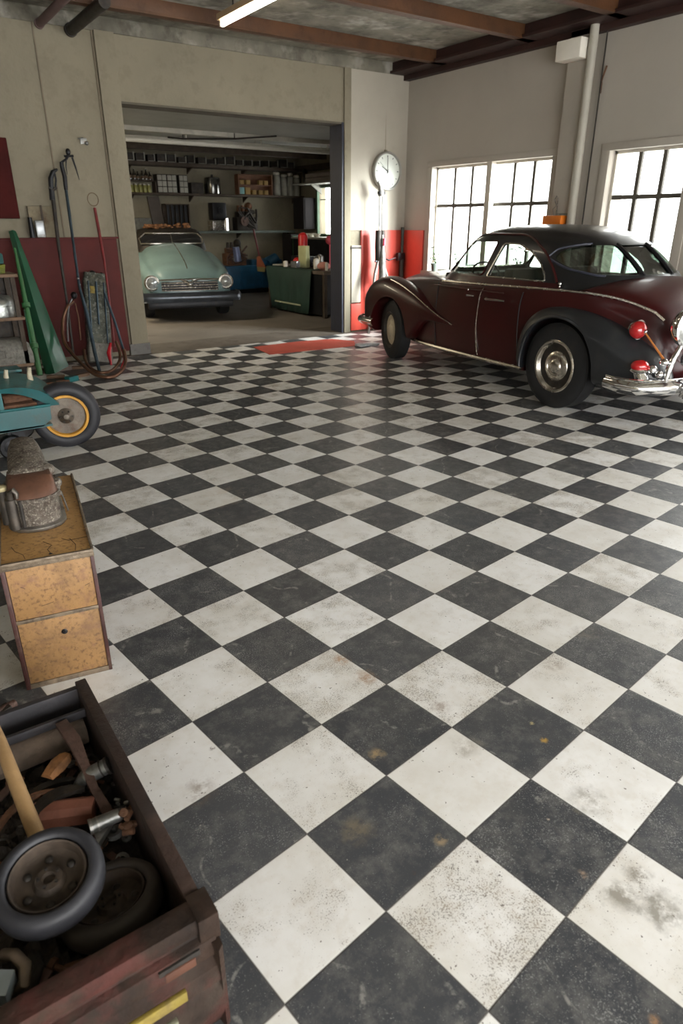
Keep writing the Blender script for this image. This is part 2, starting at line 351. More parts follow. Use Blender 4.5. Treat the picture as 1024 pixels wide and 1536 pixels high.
# right wall pilaster with bracket block and pipe
slab('trim_pilaster', (-.10,-3.02,0), (0,-2.78,H0), M_WALLR, .006)
slab('trim_bracket', (-.26,-3.05,3.06), (-.10,-2.74,3.24), M_TRIMW, .008)
# windows of the right wall
M_FR = mat('window frame paint', (.50,.46,.39), .6, var=.1, dirt=(.12,.1,.07), damt=.15)
M_BAR = mat('dark glazing bar', (.075,.065,.05), .6, var=.2)
M_GL = glass('window glass', (.97,.985,.98), .04)
def window(n, y0, y1, cols, mull=None, zs=(1.715,)):
    root = bpy.data.objects.new('window_%d' % n, None); COL.objects.link(root); root['kind'] = 'structure'
    k = MB()                                     # casing standing proud of the wall
    for a, b in (((-.018,y0-.10,ZT),(0,y1+.10,ZT+.07)), ((-.018,y0-.10,ZB-.05),(0,y0,ZT)), ((-.018,y1,ZB-.05),(0,y1+.10,ZT)), ((-.05,y0-.12,ZB-.06),(.12,y1+.12,ZB))): k.box(a, b, .004)
    k.build('casing', M_WALLR if n < 9 else M_FR, root)
    k = MB(); t = .03
    for a, b in (((.08,y0,ZT-t),(.13,y1,ZT)), ((.08,y0,ZB),(.13,y1,ZB+t)), ((.08,y0,ZB),(.13,y0+t,ZT)), ((.08,y1-t,ZB),(.13,y1,ZT))): k.box(a, b)
    if mull: k.box((.0,mull-.045,ZB),(.13,mull+.045,ZT), .004)
    k.build('window_frame', M_FR, root)
    secs = [(y0+t,mull-.045),(mull+.045,y1-t)] if mull else [(y0+t,y1-t)]
    for a, b in secs:
        k = MB()
        for z in zs: k.box((.09,a,z-.022),(.118,b,z+.022))
        for i in range(1, cols): yy = lerp(a, b, i/cols); k.box((.085,yy-.021,ZB+t),(.120,yy+.021,ZT-t))
        k.build('glazing_bars', M_BAR, root)
        k = MB(); k.box((.10,a,ZB+t),(.104,b,ZT-t)); k.build('pane', M_GL, root)
window(1, -2.65, -.6, 3, -1.655)
window(2, -4.28, -3.40, 3, zs=(1.75,))
window(3, -7.1, -5.0, 3, -6.05)  # this window and the next are unseen, added to let in daylight
window(4, -9.9, -7.8, 3, -8.85)
# window of the workshop behind
k = MB(); M_GRN = mat('dark green paint', (.045,.10,.05), .5, var=.2, dirt=GRIME, damt=.25)
for a, b in (((2.36,4.85,1.20),(2.42,6.10,1.26)), ((2.36,4.85,2.23),(2.42,6.10,2.28)), ((2.36,6.04,1.2),(2.42,6.10,2.28)), ((2.36,4.85,1.2),(2.42,4.91,2.28)), ((2.45,5.4,1.25),(2.48,5.44,2.24)), ((2.45,4.9,1.98),(2.48,6.05,2.0))): k.box(a, b)
r5 = bpy.data.objects.new('window_5', None); COL.objects.link(r5); r5['kind'] = 'structure'
k.build('window_frame', M_GRN, r5); k = MB(); k.box((2.46,4.91,1.26),(2.464,6.04,2.23)); k.build('pane', M_GL, r5)
# workshop ceiling beams
slab('trim_workshop_beam_1', (-6.1,5.7,2.80), (2.4,5.85,2.93), M_WOODD)
slab('trim_workshop_beam_2', (-6.1,3.6,2.86), (2.4,3.72,2.93), mat('cream beam', (.5,.47,.4), .8, dirt=GRIME, damt=.1))
slab('trim_workshop_beam_3', (2.28,.4,2.60), (2.4,7.0,2.72), M_WOODD)

# ================================================================ maroon saloon car
def catmull(P, n):
    out = []
    m = len(P)
    for i in range(m-1):
        p0 = P[max(i-1,0)]; p1 = P[i]; p2 = P[i+1]; p3 = P[min(i+2,m-1)]
        for j in range(n):
            t = j/n
            out.append(tuple(.5*((2*b)+(-a+c)*t+(2*a-5*b+4*c-d)*t*t+(-a+3*b-3*c+d)*t**3) for a,b,c,d in zip(p0,p1,p2,p3)))
    out.append(tuple(P[-1])); return out
def smooth_tab(tab, x):
    xs = [a for a,_ in tab]
    if x <= xs[0]: return tab[0][1]
    if x >= xs[-1]: return tab[-1][1]
    i = max(j for j in range(len(xs)-1) if xs[j] <= x)
    x0,y0 = tab[i]; x1,y1 = tab[i+1]; h = x1-x0
    d = lambda k: 0 if k <= 0 or k >= len(tab)-1 else (tab[k+1][1]-tab[k-1][1])/(tab[k+1][0]-tab[k-1][0])
    m0 = d(i) if i else (y1-y0)/h; m1 = d(i+1) if i+1 < len(tab)-1 else (y1-y0)/h
    t = (x-x0)/h
    return (2*t**3-3*t*t+1)*y0+(t**3-2*t*t+t)*h*m0+(-2*t**3+3*t*t)*y1+(t**3-t*t)*h*m1
def boolean(o, cutters, op='DIFFERENCE'):
    mods = []
    for c in cutters:
        m = o.modifiers.new('cut','BOOLEAN'); m.operation = op; m.object = c; m.solver = 'EXACT'
    bpy.context.view_layer.update()
    dg = bpy.context.evaluated_depsgraph_get()
    me = bpy.data.meshes.new_from_object(o.evaluated_get(dg))
    o.modifiers.clear(); old = o.data; o.data = me; bpy.data.meshes.remove(old)
    bm = bmesh.new(); bm.from_mesh(me)
    for f in bm.faces: f.smooth = True
    for e in bm.edges: e.smooth = not (len(e.link_faces) == 2 and e.calc_face_angle(0) > math.radians(36))
    bm.to_mesh(me); bm.free(); return o
def cutter(k):
    bmesh.ops.recalc_face_normals(k.bm, faces=k.bm.faces[:])
    me = bpy.data.meshes.new('c'); k.bm.to_mesh(me); k.bm.free(); o = bpy.data.objects.new('c', me); COL.objects.link(o); o.parent = car; return o
def kill(*os):
    for o in os: bpy.data.objects.remove(o)
def roundpoly(P, r, n=4):
    out = []; m = len(P)
    for i in range(m):
        a = Vector(P[i-1]); b = Vector(P[i]); c = Vector(P[(i+1)%m])
        u = (a-b); v = (c-b); q = min(r, u.length*.45, v.length*.45)
        s = b+u.normalized()*q; e = b+v.normalized()*q
        for j in range(n+1):
            t = j/n; p = s*(1-t)**2 + b*2*t*(1-t) + e*t*t; out.append((p.x, p.y))
    return out

M_MAR = mat('faded maroon car paint', (.036,.0030,.0034), .36, var=.2, vs=2.2, dirt=(.024,.006,.005), damt=.15, ds=3.5, bump=.03, bs=12, coat=.12, spec=.28)
M_CARK = mat('dull black car paint', (.007,.0075,.009), .33, var=.25, vs=3, dirt=(.025,.022,.019), damt=.2, ds=5, bump=.04, bs=20, coat=.25)
M_FENB = mat('worn dark fender paint', (.013,.015,.018), .4, var=.25, vs=3, dirt=(.05,.045,.04), damt=.2, ds=5, bump=.04, bs=20, coat=.3)
M_INT = mat('dark car upholstery', (.02,.015,.012), .8, var=.2)
M_CGL = glass('car glass', (.88,.93,.90), .10, .03)
M_TRIMC = mat('tarnished chrome trim', (.60,.56,.50), .25, .95, var=.12, vs=20, dirt=(.22,.16,.11), damt=.25, ds=20, bump=0)
M_REDL = mat('red lamp lens', (.42,.01,.012), .12, var=.15, vs=30, coat=1., bump=0)
M_AMB = mat('amber rod', (.75,.28,.08), .3, .3, bump=0)
M_CREAMHUB = mat('cream hub paint', (.52,.44,.31), .45, var=.12, vs=14, dirt=(.2,.13,.07), damt=.3, ds=22)

def make_wheel(name, parent, loc, R, Wd, hubmat, rimmat, side=1, discmat=None, steer=0.):
    """tyre, rim and hubcap turned about local y (outer face towards +y*side)"""
    root = None
    mx = Matrix.Translation(loc) @ Matrix.Rotation(math.radians(steer), 4, 'Z') @ Matrix.Rotation(math.radians(-90*side), 4, 'X')
    h = Wd/2; r0 = R*.60
    prof = [(r0,-h*.75),(r0*1.04,-h*.95),(R*.80,-h*1.02),(R*.93,-h*.88),(R*.985,-h*.70)]
    for i in range(9):                                  # tread ribs
        z = lerp(-h*.66, h*.66, i/8); prof += [(R,z-h*.055),(R,z+h*.055),(R*.988,z+h*.062),(R*.988,z+h*.082)] if i < 8 else [(R,z-h*.05),(R,z+h*.05)]
    prof += [(R*.985,h*.70),(R*.93,h*.88),(R*.80,h*1.02),(r0*1.04,h*.95),(r0,h*.75)]
    k = MB(); k.lathe(prof, 48, mx, closed=True); t = k.build('tyre', M_RUBBER, parent, ang=50)
    k = MB(); k.lathe([(r0,-h*.7),(r0*1.06,-h*.75),(r0*1.06,h*.90),(r0*1.0,h*1.02),(r0*.93,h*.99),(r0*.88,h*.70),(r0*.84,h*.55)], 40, mx)
    w = k.build('rim', rimmat, parent)
    k = MB(); k.lathe([(r0*.86,h*.62),(r0*.84,h*.50),(r0*.74,h*.34),(r0*.60,h*.36),(r0*.52,h*.50),(0.001,h*.52)], 40, mx); k.build('wheel_disc', discmat or rimmat, w)
    k = MB(); k.lathe([(r0*.62,h*.42),(r0*.60,h*.62),(r0*.54,h*.74),(r0*.42,h*.80),(r0*.40,h*.74),(r0*.30,h*.78),(r0*.26,h*.92),(r0*.16,h*1.0),(.001,h*1.02)], 32, mx)
    c = k.build('hubcap', hubmat, w)
    return t

car = thing('saloon_car', 'old maroon saloon car with black roof and dark rear fender beside the windows', 'car', (-1.322,-4.819,0), math.radians(84.17))
T_hw = [(-.86,.30),(-.80,.42),(-.6,.56),(-.3,.66),(0,.705),(.6,.735),(1.5,.745),(2.0,.69),(2.6,.54),(3.1,.42),(3.35,.33),(3.44,.2)]
T_hb = [(-.86,.32),(-.80,.46),(-.6,.62),(-.3,.72),(0,.75),(.6,.765),(1.6,.765),(2.2,.72),(2.8,.56),(3.2,.44),(3.44,.25)]
T_zb = [(-.86,.50),(-.80,.60),(-.69,.83),(-.55,.915),(-.28,.975),(.14,.99),(1.01,.975),(1.85,.955),(2.6,.90),(3.1,.82),(3.35,.72),(3.44,.58)]
T_zc = [(-.86,.52),(-.80,.66),(-.69,.89),(-.55,.98),(-.40,1.045),(-.2,1.09),(-.05,1.06),(.05,.97),(1.9,.965),(2.0,1.0),(2.08,1.02),(2.6,.99),(3.1,.92),(3.35,.80),(3.44,.60)]
T_z0 = [(-.86,.42),(-.75,.32),(.0,.26),(3.0,.27),(3.44,.42)]
f = smooth_tab
def body_ring(s):
    hw,hb,zb,zc,z0 = (f(t, s) for t in (T_hw,T_hb,T_zb,T_zc,T_z0))
    P = [(0,z0),(hb*.5,z0),(hb*.93,z0),(hb*.985,z0+.03),(hb+.006,lerp(z0,zb,.4)),(lerp(hb,hw,.5)+.006,lerp(z0,zb,.72)),(hw+.004,zb-.06),(hw*.985,zb-.01),(hw*.93,lerp(zb,zc,.22)),(hw*.80,lerp(zb,zc,.5)),(hw*.55,lerp(zb,zc,.8)),(hw*.28,lerp(zb,zc,.96)),(0,zc)]
    Q = catmull(P, 3)
    return [(s,y,z) for y,z in Q] + [(s,-y,z) for y,z in Q[-2:0:-1]]
S_ = [-.86,-.845,-.825,-.80]+[-.75+.05*i for i in range(82)]
S_ = [x for x in S_ if x < 3.38]+[3.38,3.41,3.44]
k = MB(); k.loft([body_ring(s) for s in S_])
body = k.build('body', M_MAR, car)
cs = []
for sgn in (1,-1):
    for xc, zc_, r in ((.07,.36,.43),(2.74,.33,.395)):
        q = MB(); q.cyl((xc,sgn*.40,zc_),(xc,sgn*1.2,zc_),r,seg=48); cs.append(cutter(q))
M_MAR_obj = body; boolean(body, cs)
# front fenders
F_top = [(1.52,.535),(1.75,.60),(2.0,.695),(2.2,.775),(2.47,.855),(2.7,.905),(2.9,.925),(3.1,.90),(3.25,.84),(3.38,.73),(3.45,.58)]
F_bot = [(1.52,.52),(1.8,.53),(2.0,.52),(2.15,.42),(2.32,.29),(3.15,.28),(3.32,.32),(3.41,.42),(3.45,.55)]
F_yc = [(1.52,.765),(2.0,.735),(2.5,.665),(3.0,.63),(3.45,.62)]
F_hw = [(1.52,.008),(1.8,.05),(2.0,.085),(2.4,.145),(2.8,.175),(3.15,.175),(3.34,.14),(3.41,.09),(3.45,.03)]
def fen_ring(s, sgn, T4, n=2.6, N=36):
    zt,zb,yc,hw = (f(t, s) for t in T4); c = (zt+zb)/2; a = max((zt-zb)/2, .004); out = []
    for i in range(N):
        t = 2*PI*i/N; ct,st = math.cos(t),math.sin(t)
        nn = n if st > 0 else 5
        out.append((s, sgn*(yc+hw*math.copysign(abs(ct)**(2/nn),ct)), c+a*math.copysign(abs(st)**(2/nn),st)))
    return out
R_top = [(-.88,.36),(-.84,.45),(-.75,.56),(-.62,.66),(-.43,.765),(-.2,.835),(0,.86),(.15,.86),(.30,.835),(.42,.78),(.50,.70),(.56,.55),(.58,.40)]
R_bot = [(-.88,.30),(.5,.28),(.58,.34)]
R_yc = [(-.88,.56),(-.5,.63),(0,.665),(.58,.70)]
R_hw = [(-.88,.05),(-.80,.13),(-.6,.19),(-.3,.20),(.2,.195),(.45,.15),(.54,.11),(.58,.07)]
for sgn in (1,-1):
    k = MB(); ss = [1.52+.04*i for i in range(45)]+[3.30,3.34,3.37,3.40,3.42,3.44,3.45]
    ss = sorted(set(x for x in ss if x <= 3.45)); k.loft([fen_ring(s, sgn, (F_top,F_bot,F_yc,F_hw)) for s in ss])
    fe = k.build('front_fender', M_MAR, car); boolean(fe, [cs[1 if sgn > 0 else 3]])
    k = MB(); ss = [-.88,-.87,-.855,-.83]+[-.80+.04*i for i in range(34)]+[.55,.57,.58]
    k.loft([fen_ring(s, sgn, (R_top,R_bot,R_yc,R_hw), 2.3) for s in ss])
    fe = k.build('rear_fender', M_FENB, car); boolean(fe, [cs[0 if sgn > 0 else 2]]); fe['label'] = 'dark grey rear fender'
    # rolled lips of the arches
    k = MB(); k.tube([(.07+.425*math.cos(a), sgn*(.845 - .05*max(0,-math.cos(a))-.03*max(0,math.cos(a))), .36+.425*math.sin(a)) for a in [math.radians(x) for x in range(-8,189,6)]], .014, 8)
    k.build('arch_lip', M_FENB, car)
    k = MB(); k.tube([(2.74+.39*math.cos(a), sgn*(.805), .33+.39*math.sin(a)) for a in [math.radians(x) for x in range(8,172,6)]], .009, 6); k.build('arch_lip', M_MAR, car)
    # bright tube drawn along the pontoon for the light catching its ridge
    k = MB(); k.tube([(s, sgn*(f(F_yc,s)+f(F_hw,s)*.72), f(F_top,s)-.012) for s in [1.56+.07*i for i in range(18)]], .006, 6); k.build('fender_highlight', M_TRIMC, car)
    # running board / rocker strip
    k = MB(); k.tube([(s, sgn*(f(T_hb,s)+.012), .275) for s in [.50+.1*i for i in range(20)]], .018, 8); k.build('rocker_strip', M_TRIMC, car)
    # belt moulding
    bl = [(x, sgn*(f(T_hw,x)*.992+.008), f(T_zb,x)-.012) for x in [-.69+.06*i for i in range(43)]]
    k = MB(); k.tube(bl, .011, 6); k.build('belt_moulding', M_TRIMC, car)
    k = MB(); k.tube([(x, sgn*(f(T_hb,x)+.010), .905) for x in [.82+.1*i for i in range(12)]], .006, 6); k.build('door_moulding', M_MAR, car)
    # door gaps
    for pts in ([(1.12,.93),(1.17,.85),(1.18,.6),(1.15,.38),(1.12,.30)], [(1.90,.93),(1.88,.6),(1.84,.30)], [(.60,.93),(.62,.8),(.60,.55),(.55,.32)]):
        Q = catmull([(a, b) for a, b in pts], 4)
        def sidey(s, z):
            z0 = f(T_z0,s); zb = f(T_zb,s); t = (z-z0)/(zb-z0); return lerp(f(T_hb,s), f(T_hw,s), max(0,(t-.4)/.6)) + .006
        k = MB(); k.tube([(a, sgn*(sidey(a,b)+.001), b) for a, b in Q], .0055, 6)
        o = k.build('door_seam', M_BLACK if pts[0][0] != 1.12 else M_TRIMC, car)
    k = MB(); k.tube([(1.05,sgn*.775,.835),(1.04,sgn*.80,.838),(.90,sgn*.805,.84),(.78,sgn*.80,.842)], [.010,.012,.011,.006], 8); k.ball((1.05,sgn*.775,.836),.018); k.build('door_handle', M_CHROME, car)
    k = MB(); k.tube([(1.33,sgn*.775,.845),(1.32,sgn*.80,.847),(1.22,sgn*.803,.85)], [.009,.011,.006], 8); k.ball((1.33,sgn*.778,.90),.012); k.build('door_handle', M_CHROME, car)
kill(*cs)
# greenhouse
G = [(.93,-.33,2.16,.725),(1.02,-.27,2.05,.70),(1.10,-.19,1.97,.675),(1.2,-.07,1.88,.645),(1.3,.07,1.78,.60),(1.36,.18,1.70,.56),(1.42,.33,1.58,.48),(1.46,.50,1.42,.37),(1.48,.68,1.24,.22),(1.487,.86,1.06,.06)]
def grow(z, inset=0.):
    a = f([(g_[0],g_[1]) for g_ in G], z); b = f([(g_[0],g_[2]) for g_ in G], z); h = f([(g_[0],g_[3]) for g_ in G], z)
    return a+inset, b-inset, h-inset
def gpt(z, t, inset=0.):
    a,b,h = grow(z, inset); c = lerp(a,b,.5); hl = (b-a)/2; ct,st = math.cos(t),math.sin(t); n = 4.2 if ct > 0 else 2.7
    return (c+hl*math.copysign(abs(ct)**(2/n),ct), h*math.copysign(abs(st)**(2/n),st), z)
def glat(s, z, off=0.):
    a,b,h = grow(z); c = (a+b)/2; hl = (b-a)/2; x = min(.999, abs((s-c)/hl)); n = 4.2 if s > c else 2.7
    return h*(1-x**n)**(1/n)+off
def gs(y, z, front=False):
    a,b,h = grow(z); c = (a+b)/2; hl = (b-a)/2; n = 4.2 if front else 2.7
    x = min(.999, abs(y)/h); d = hl*(1-x**n)**(1/n); return c+d if front else c-d
ZL = [.93,.97,1.02,1.06,1.10,1.15,1.2,1.25,1.3,1.33,1.36,1.39,1.42,1.44,1.46,1.472,1.48,1.485,1.487]
TT = [2*PI*i/96 for i in range(96)]
def shell(i0, i1):
    k = MB(); out = [[gpt(z,t,i0) for t in TT] for z in ZL]; inn = [[(x,y,z-(.02 if j > 12 else .0)-(i1*.8 if j > 9 else 0)) for (x,y,z) in [gpt(z,t,i1+(.0 if j < 16 else .0)) for t in TT]] for j, z in enumerate(ZL[:16])]
    k.loft(out[::-1]+[inn[0]] if False else out, cap=False)
    top = [k.bm.verts.new(p) for p in ()]
    return out, inn
# outer skin down to an inner skin, closed along the lower rim and over the top
out = [[gpt(z,t) for t in TT] for z in ZL]
inn = [[gpt(z,t,.03) for t in TT] for z in ZL[:15]]
inn = [[(x,y,z-(.028*max(0,(z-1.30)/.16))) for x,y,z in r] for r in inn]
k = MB(); k.loft(out[::-1]+inn)
roof = k.build('roof', M_CARK, car); roof['label'] = 'black roof with pillars'
gl = MB(); o2 = [[gpt(z,t,.012) for t in TT] for z in ZL[:13]]; i2 = [[gpt(z,t,.017) for t in TT] for z in ZL[:13]]
gl.loft(o2[::-1]+i2, loop=True); glass_src = gl.build('glass_src', M_CGL, car)
W1 = roundpoly([(1.93,1.035),(1.66,1.335),(1.16,1.34),(1.235,1.035)], .045)
W2 = roundpoly([(1.17,1.03),(1.075,1.325),(.86,1.32),(.66,1.255),(.52,1.165),(.44,1.07),(.43,1.03)], .03)
WS = roundpoly([(-.50,1.065),(.50,1.065),(.47,1.365),(-.47,1.365)], .06)
RM = roundpoly([(-.165,1.105),(.165,1.105),(.165,1.325),(-.165,1.325)], .012)
RL = roundpoly([(.19,1.105),(.50,1.105),(.59,1.15),(.60,1.22),(.54,1.29),(.40,1.325),(.19,1.325)], .035)
cut = {}
for sgn, nm in ((1,'L'),(-1,'R')):
    for w, p in (('1',W1),('2',W2)):
        q = MB(); q.prism(p, sgn*.2, sgn*1.0, 'y'); cut['side'+w+nm] = cutter(q)
q = MB(); q.prism(WS, 1.45, 2.6, 'x'); cut['wind'] = cutter(q)
q = MB(); q.prism(RM, -.7, .5, 'x'); cut['rearM'] = cutter(q)
q = MB(); q.prism(RL, -.7, .50, 'x'); cut['rearL'] = cutter(q)
q = MB(); q.prism([(-a,b) for a,b in RL][::-1], -.7, .50, 'x'); cut['rearR'] = cutter(q)
boolean(roof, list(cut.values()))
src = glass_src.data
for key, c in cut.items():
    nm = 'windscreen' if key == 'wind' else ('rear_window' if key.startswith('rear') else 'side_window')
    o = bpy.data.objects.new(nm, src.copy()); COL.objects.link(o); o.parent = car
    if nm == 'rear_window': o.data.materials.clear(); o.data.materials.append(glass('reflection-tinted rear glass', (.42,.475,.44), .22, .06))  # dark green tint stands in for reflections on the panes
    for x in (c,): x.parent = car
    boolean(o, [c], 'INTERSECT')
kill(glass_src, *cut.values())
# window beads
def bead(name, pts3, r, m, closed=True): k = MB(); k.tube(pts3, r, 6, closed=closed); return k.build(name, m, car)
for sgn in (1,-1):
    for p in (W1, W2): bead('window_bead', [(s, sgn*(glat(s,z)+.003), z) for s,z in p], .008, M_TRIMC if p is W2 else M_MAR)
    drip = catmull([(1.72,1.30),(1.55,1.385),(1.1,1.40),(.80,1.385),(.56,1.28),(.40,1.15),(.30,1.03)], 5)
    bead('drip_rail', [(s, sgn*(glat(s,z)+.006), z) for s,z in drip], .012, M_MAR, False)
    k = MB()                                              # maroon waist panel under the side glass
    rows = [[(s, sgn*(glat(s,z)+.007), z) for s in [.26+.05*i for i in range(34)]] for z in (.94,.97,1.0,1.022)]
    k.loft(rows, cap=False, closed=False); k.build('waist_panel', M_MAR, car)
bead('window_bead', [(gs(y,z,True)+.003, y, z) for y,z in WS], .009, M_TRIMC)
RO = roundpoly([(-.50,1.095),(.50,1.095),(.60,1.14),(.615,1.22),(.55,1.30),(.42,1.335),(-.42,1.335),(-.55,1.30),(-.615,1.22),(-.60,1.14)], .03)
bead('window_bead', [(gs(y,z)-.004, y, z) for y,z in RO], .010, M_NAVY)
for y in (.178,-.178): bead('window_divider', [(gs(y,z)-.006, y, z) for z in (1.10,1.16,1.22,1.28,1.335)], .013, M_CARK, False)
# interior
k = MB()
for y in (.33,-.33): k.box((.95,y-.24,.96),(1.08,y+.24,1.10),.03)
k.build('front_seat', M_INT, car)
k = MB(); k.box((.30,-.5,.96),(.42,.5,1.07),.03); k.build('rear_seat', M_INT, car)
k = MB(); k.tube([(1.62+.05*math.sin(a), .33+.17*math.cos(a), 1.03+.16*math.sin(a)*.6) for a in [2*PI*i/24 for i in range(24)]], .010, 6, closed=True); k.cyl((1.62,.33,1.03),(1.9,.33,.95),.015); k.build('steering_wheel', M_BLACK, car)
k = MB(); k.box((1.70,-.6,.96),(1.95,.6,1.02),.02); k.build('dashboard', M_INT, car)
# wheels
for sgn in (1,-1):
    make_wheel('w', car, (.10,sgn*.695,.362), .362, .185, M_TRIMC, M_TRIMC, sgn, M_BLACKM)
    make_wheel('w', car, (2.74,sgn*.685,.335), .335, .165, M_CREAMHUB, M_BLACKM, sgn, M_CREAMHUB, -12)
k = MB(); k.cyl((.10,-.66,.36),(.10,.66,.36),.04); k.cyl((2.74,-.66,.335),(2.74,.66,.335),.035); k.box((.1,-.35,.2),(2.9,.35,.28),.03); k.build('chassis', M_BLACKM, car)
# rear bumper with overriders, lamps and round lamp on its bracket
bp_ = catmull([(-.55,.885),(-.68,.89),(-.82,.84),(-.905,.68),(-.955,.35),(-.97,0),(-.955,-.35),(-.905,-.68),(-.82,-.84),(-.68,-.89),(-.55,-.885)], 5)
def flatbar(pts, z, hh, th, bow):
    rings = []
    for i, (x, y) in enumerate(pts):
        a = Vector(pts[max(i-1,0)]); b = Vector(pts[min(i+1,len(pts)-1)]); t = (b-a).normalized(); n = Vector((t.y, -t.x))
        if n.dot(Vector((x-.5, y))) < 0: n = -n
        r = []
        for j in range(13):
            u = -1+2*j/12; r.append((x+n.x*bow*(1-u*u), y+n.y*bow*(1-u*u), z+u*hh))
        for j in range(12,-1,-1):
            u = -1+2*j/12; r.append((x+n.x*(bow*(1-u*u)-th), y+n.y*(bow*(1-u*u)-th), z+u*hh))
        rings.append(r)
    return rings
k = MB(); k.loft(flatbar(bp_, .36, .055, .012, .035)); k.tube([(x-.0,y,.415) for x,y in bp_], .012, 8); k.build('rear_bumper', M_CHROME, car)
for sgn in (1,-1):
    k = MB(); k.tube([(-.97,sgn*.52,.29),(-1.0,sgn*.52,.36),(-.985,sgn*.52,.45),(-.95,sgn*.50,.52),(-.93,sgn*.49,.54)], [.03,.036,.034,.03,.018], 12); k.build('overrider', M_CHROME, car)
    k = MB(); k.ball((0,0,0), .068, (.95,1,1), 24, Matrix.Translation((-.60,sgn*.675,.75))); k.build('tail_lamp', M_REDL, car)
    k = MB(); k.lathe([(.030,.0),(.060,.0),(.072,.03),(.074,.055),(.066,.055)], 24, Matrix.Translation((-.545,sgn*.66,.75)) @ Matrix.Rotation(math.radians(-90),4,'Y')); k.ball((-.668,sgn*.675,.745),.014); k.build('tail_lamp_bezel', M_CHROME, car)
    k = MB(); k.ball((0,0,0), .062, (1.05,1.15,.75), 24, Matrix.Translation((-.74,sgn*.765,.51))); k.build('tail_lamp', M_REDL, car)
    k = MB(); k.ball((-.74,sgn*.765,.475), .066, (1.05,1.15,.42)); k.ball((-.82,sgn*.72,.49),.035); k.ball((-.87,sgn*.70,.46),.030); k.tube([(-.78,sgn*.765,.40),(-.75,sgn*.765,.46)],.05,12); k.build('tail_lamp_base', M_CHROME, car)
    k = MB(); k.tube([(-.665,sgn*.675,.74),(-.89,sgn*.70,.57)], [.006,.009], 8); k.build('amber_rod', M_AMB, car)
    k = MB(); k.ball((-.89,sgn*.70,.555),.034,(1,1,.8)); k.tube([(-.90,sgn*.66,.40),(-.91,sgn*.66,.50),(-.92,sgn*.63,.60),(-.93,sgn*.58,.70)], [.020,.024,.022,.018], 10); k.build('lamp_bracket', M_CHROME, car)
    mx = Matrix.Translation((-.93,sgn*.56,.80)) @ Matrix.Rotation(math.radians(-90),4,'Y')
    k = MB(); k.lathe([(.02,-.10),(.08,-.09),(.125,-.05),(.142,0),(.142,.018),(.125,.024),(.120,.010)], 32, mx); k.build('round_lamp_shell', M_CHROME, car)
    k = MB(); k.lathe([(.123,.008),(.10,.028),(.06,.042),(.001,.048)], 32, mx); k.build('round_lamp_glass', mat('frosted lamp glass',(.45,.46,.44),.15,.5,var=.4,vs=25,coat=.6), car)
    k = MB(); k.lathe([(.02,-.05),(.06,-.03),(.072,0),(.066,.012),(.03,.024),(.001,.03)], 24, Matrix.Translation((-.95,sgn*.50,.575)) @ Matrix.Rotation(math.radians(-90),4,'Y')); k.build('reversing_lamp', M_CHROME, car)
    # front lamps
    k = MB(); k.lathe([(.03,-.1),(.09,-.05),(.105,0),(.10,.02),(.06,.045),(.001,.055)], 24, Matrix.Translation((3.36,sgn*.60,.68)) @ Matrix.Rotation(math.radians(90),4,'Y')); k.build('headlamp', M_CHROME, car)
fbp = catmull([(3.0,.86),(3.25,.85),(3.44,.75),(3.54,.4),(3.56,0),(3.54,-.4),(3.44,-.75),(3.25,-.85),(3.0,-.86)], 4)
k = MB(); k.loft(flatbar([(x,y) for x,y in fbp], .40, .045, .012, .03)); k.build('front_bumper', M_CHROME, car)
k = MB(); k.tube([(-.45,0,1.06),(-.60,0,.985),(-.72,0,.88),(-.80,0,.72)], .007, 6); k.build('boot_bead', M_TRIMC, car)
k = MB(); k.box((-.85,-.05,.62),(-.80,.05,.66),.01); k.build('boot_handle', M_CHROME, car)
k = MB(); k.ball((.24,glat(.3,1.0)+.02,1.025),.016); k.ball((.24,glat(.3,1.0)+.02,1.0),.010); k.build('filler_cap', M_CHROME, car)

# ================================================================ open crate of scrap in the foreground
M_CRATE = mat('worn brown crate wood', (.028,.013,.008), .72, var=.55, vs=7, dirt=(.085,.055,.042), damt=.35, ds=9, bump=.5, bs=45, rust=(.02,.013,.010), ramt=.5, rs=6)
M_CRATE2 = mat('stained crate front wood', (.024,.013,.008), .75, var=.6, vs=11, dirt=(.012,.008,.006), damt=.5, ds=7, bump=.5, bs=45, rust=(.055,.016,.012), ramt=.3, rs=7, fine=((.05,.036,.026), 6, .6), spec=.25)
M_CLOTH = mat('mottled canvas roll', (.085,.06,.042), .85, var=.35, vs=18, dirt=(.05,.035,.028), damt=.4, ds=16, bump=.5)
M_GREYSH = mat('grey sheet metal', (.04,.038,.042), .5, .4, var=.3, vs=6, dirt=(.06,.04,.03), damt=.35, ds=9, bump=.2)
crate = thing('open_crate', 'worn brown wooden crate filled with rusty scrap in the near left corner', 'crate', (-6.96,-7.08,0))
cx0,cx1,cy0,cy1,hz = -.36,.37,-.43,.43,.30      # local extents
def plank(nm, a, b, m=M_CRATE, bev=.003, par=crate): k = MB(); k.box(a, b, bev); return k.build(nm, m, par)
k = MB(); k.box((cx0,cy0,.0),(cx1,cy1,.02)); k.build('bottom_board', M_CRATE, crate)
plank('side_board', (cx1-.030,cy0+.045,.0), (cx1,cy1,hz))
plank('side_board', (cx0,cy0+.045,.0), (cx0+.026,cy1,hz))
plank('end_board', (cx0+.026,cy1-.022,.0), (cx1-.030,cy1-.002,hz-.012), M_GREYSH)
plank('end_lip', (cx0+.026,cy1-.10,hz-.055), (cx1-.032,cy1-.088,hz-.03), M_GREYSH, .002)
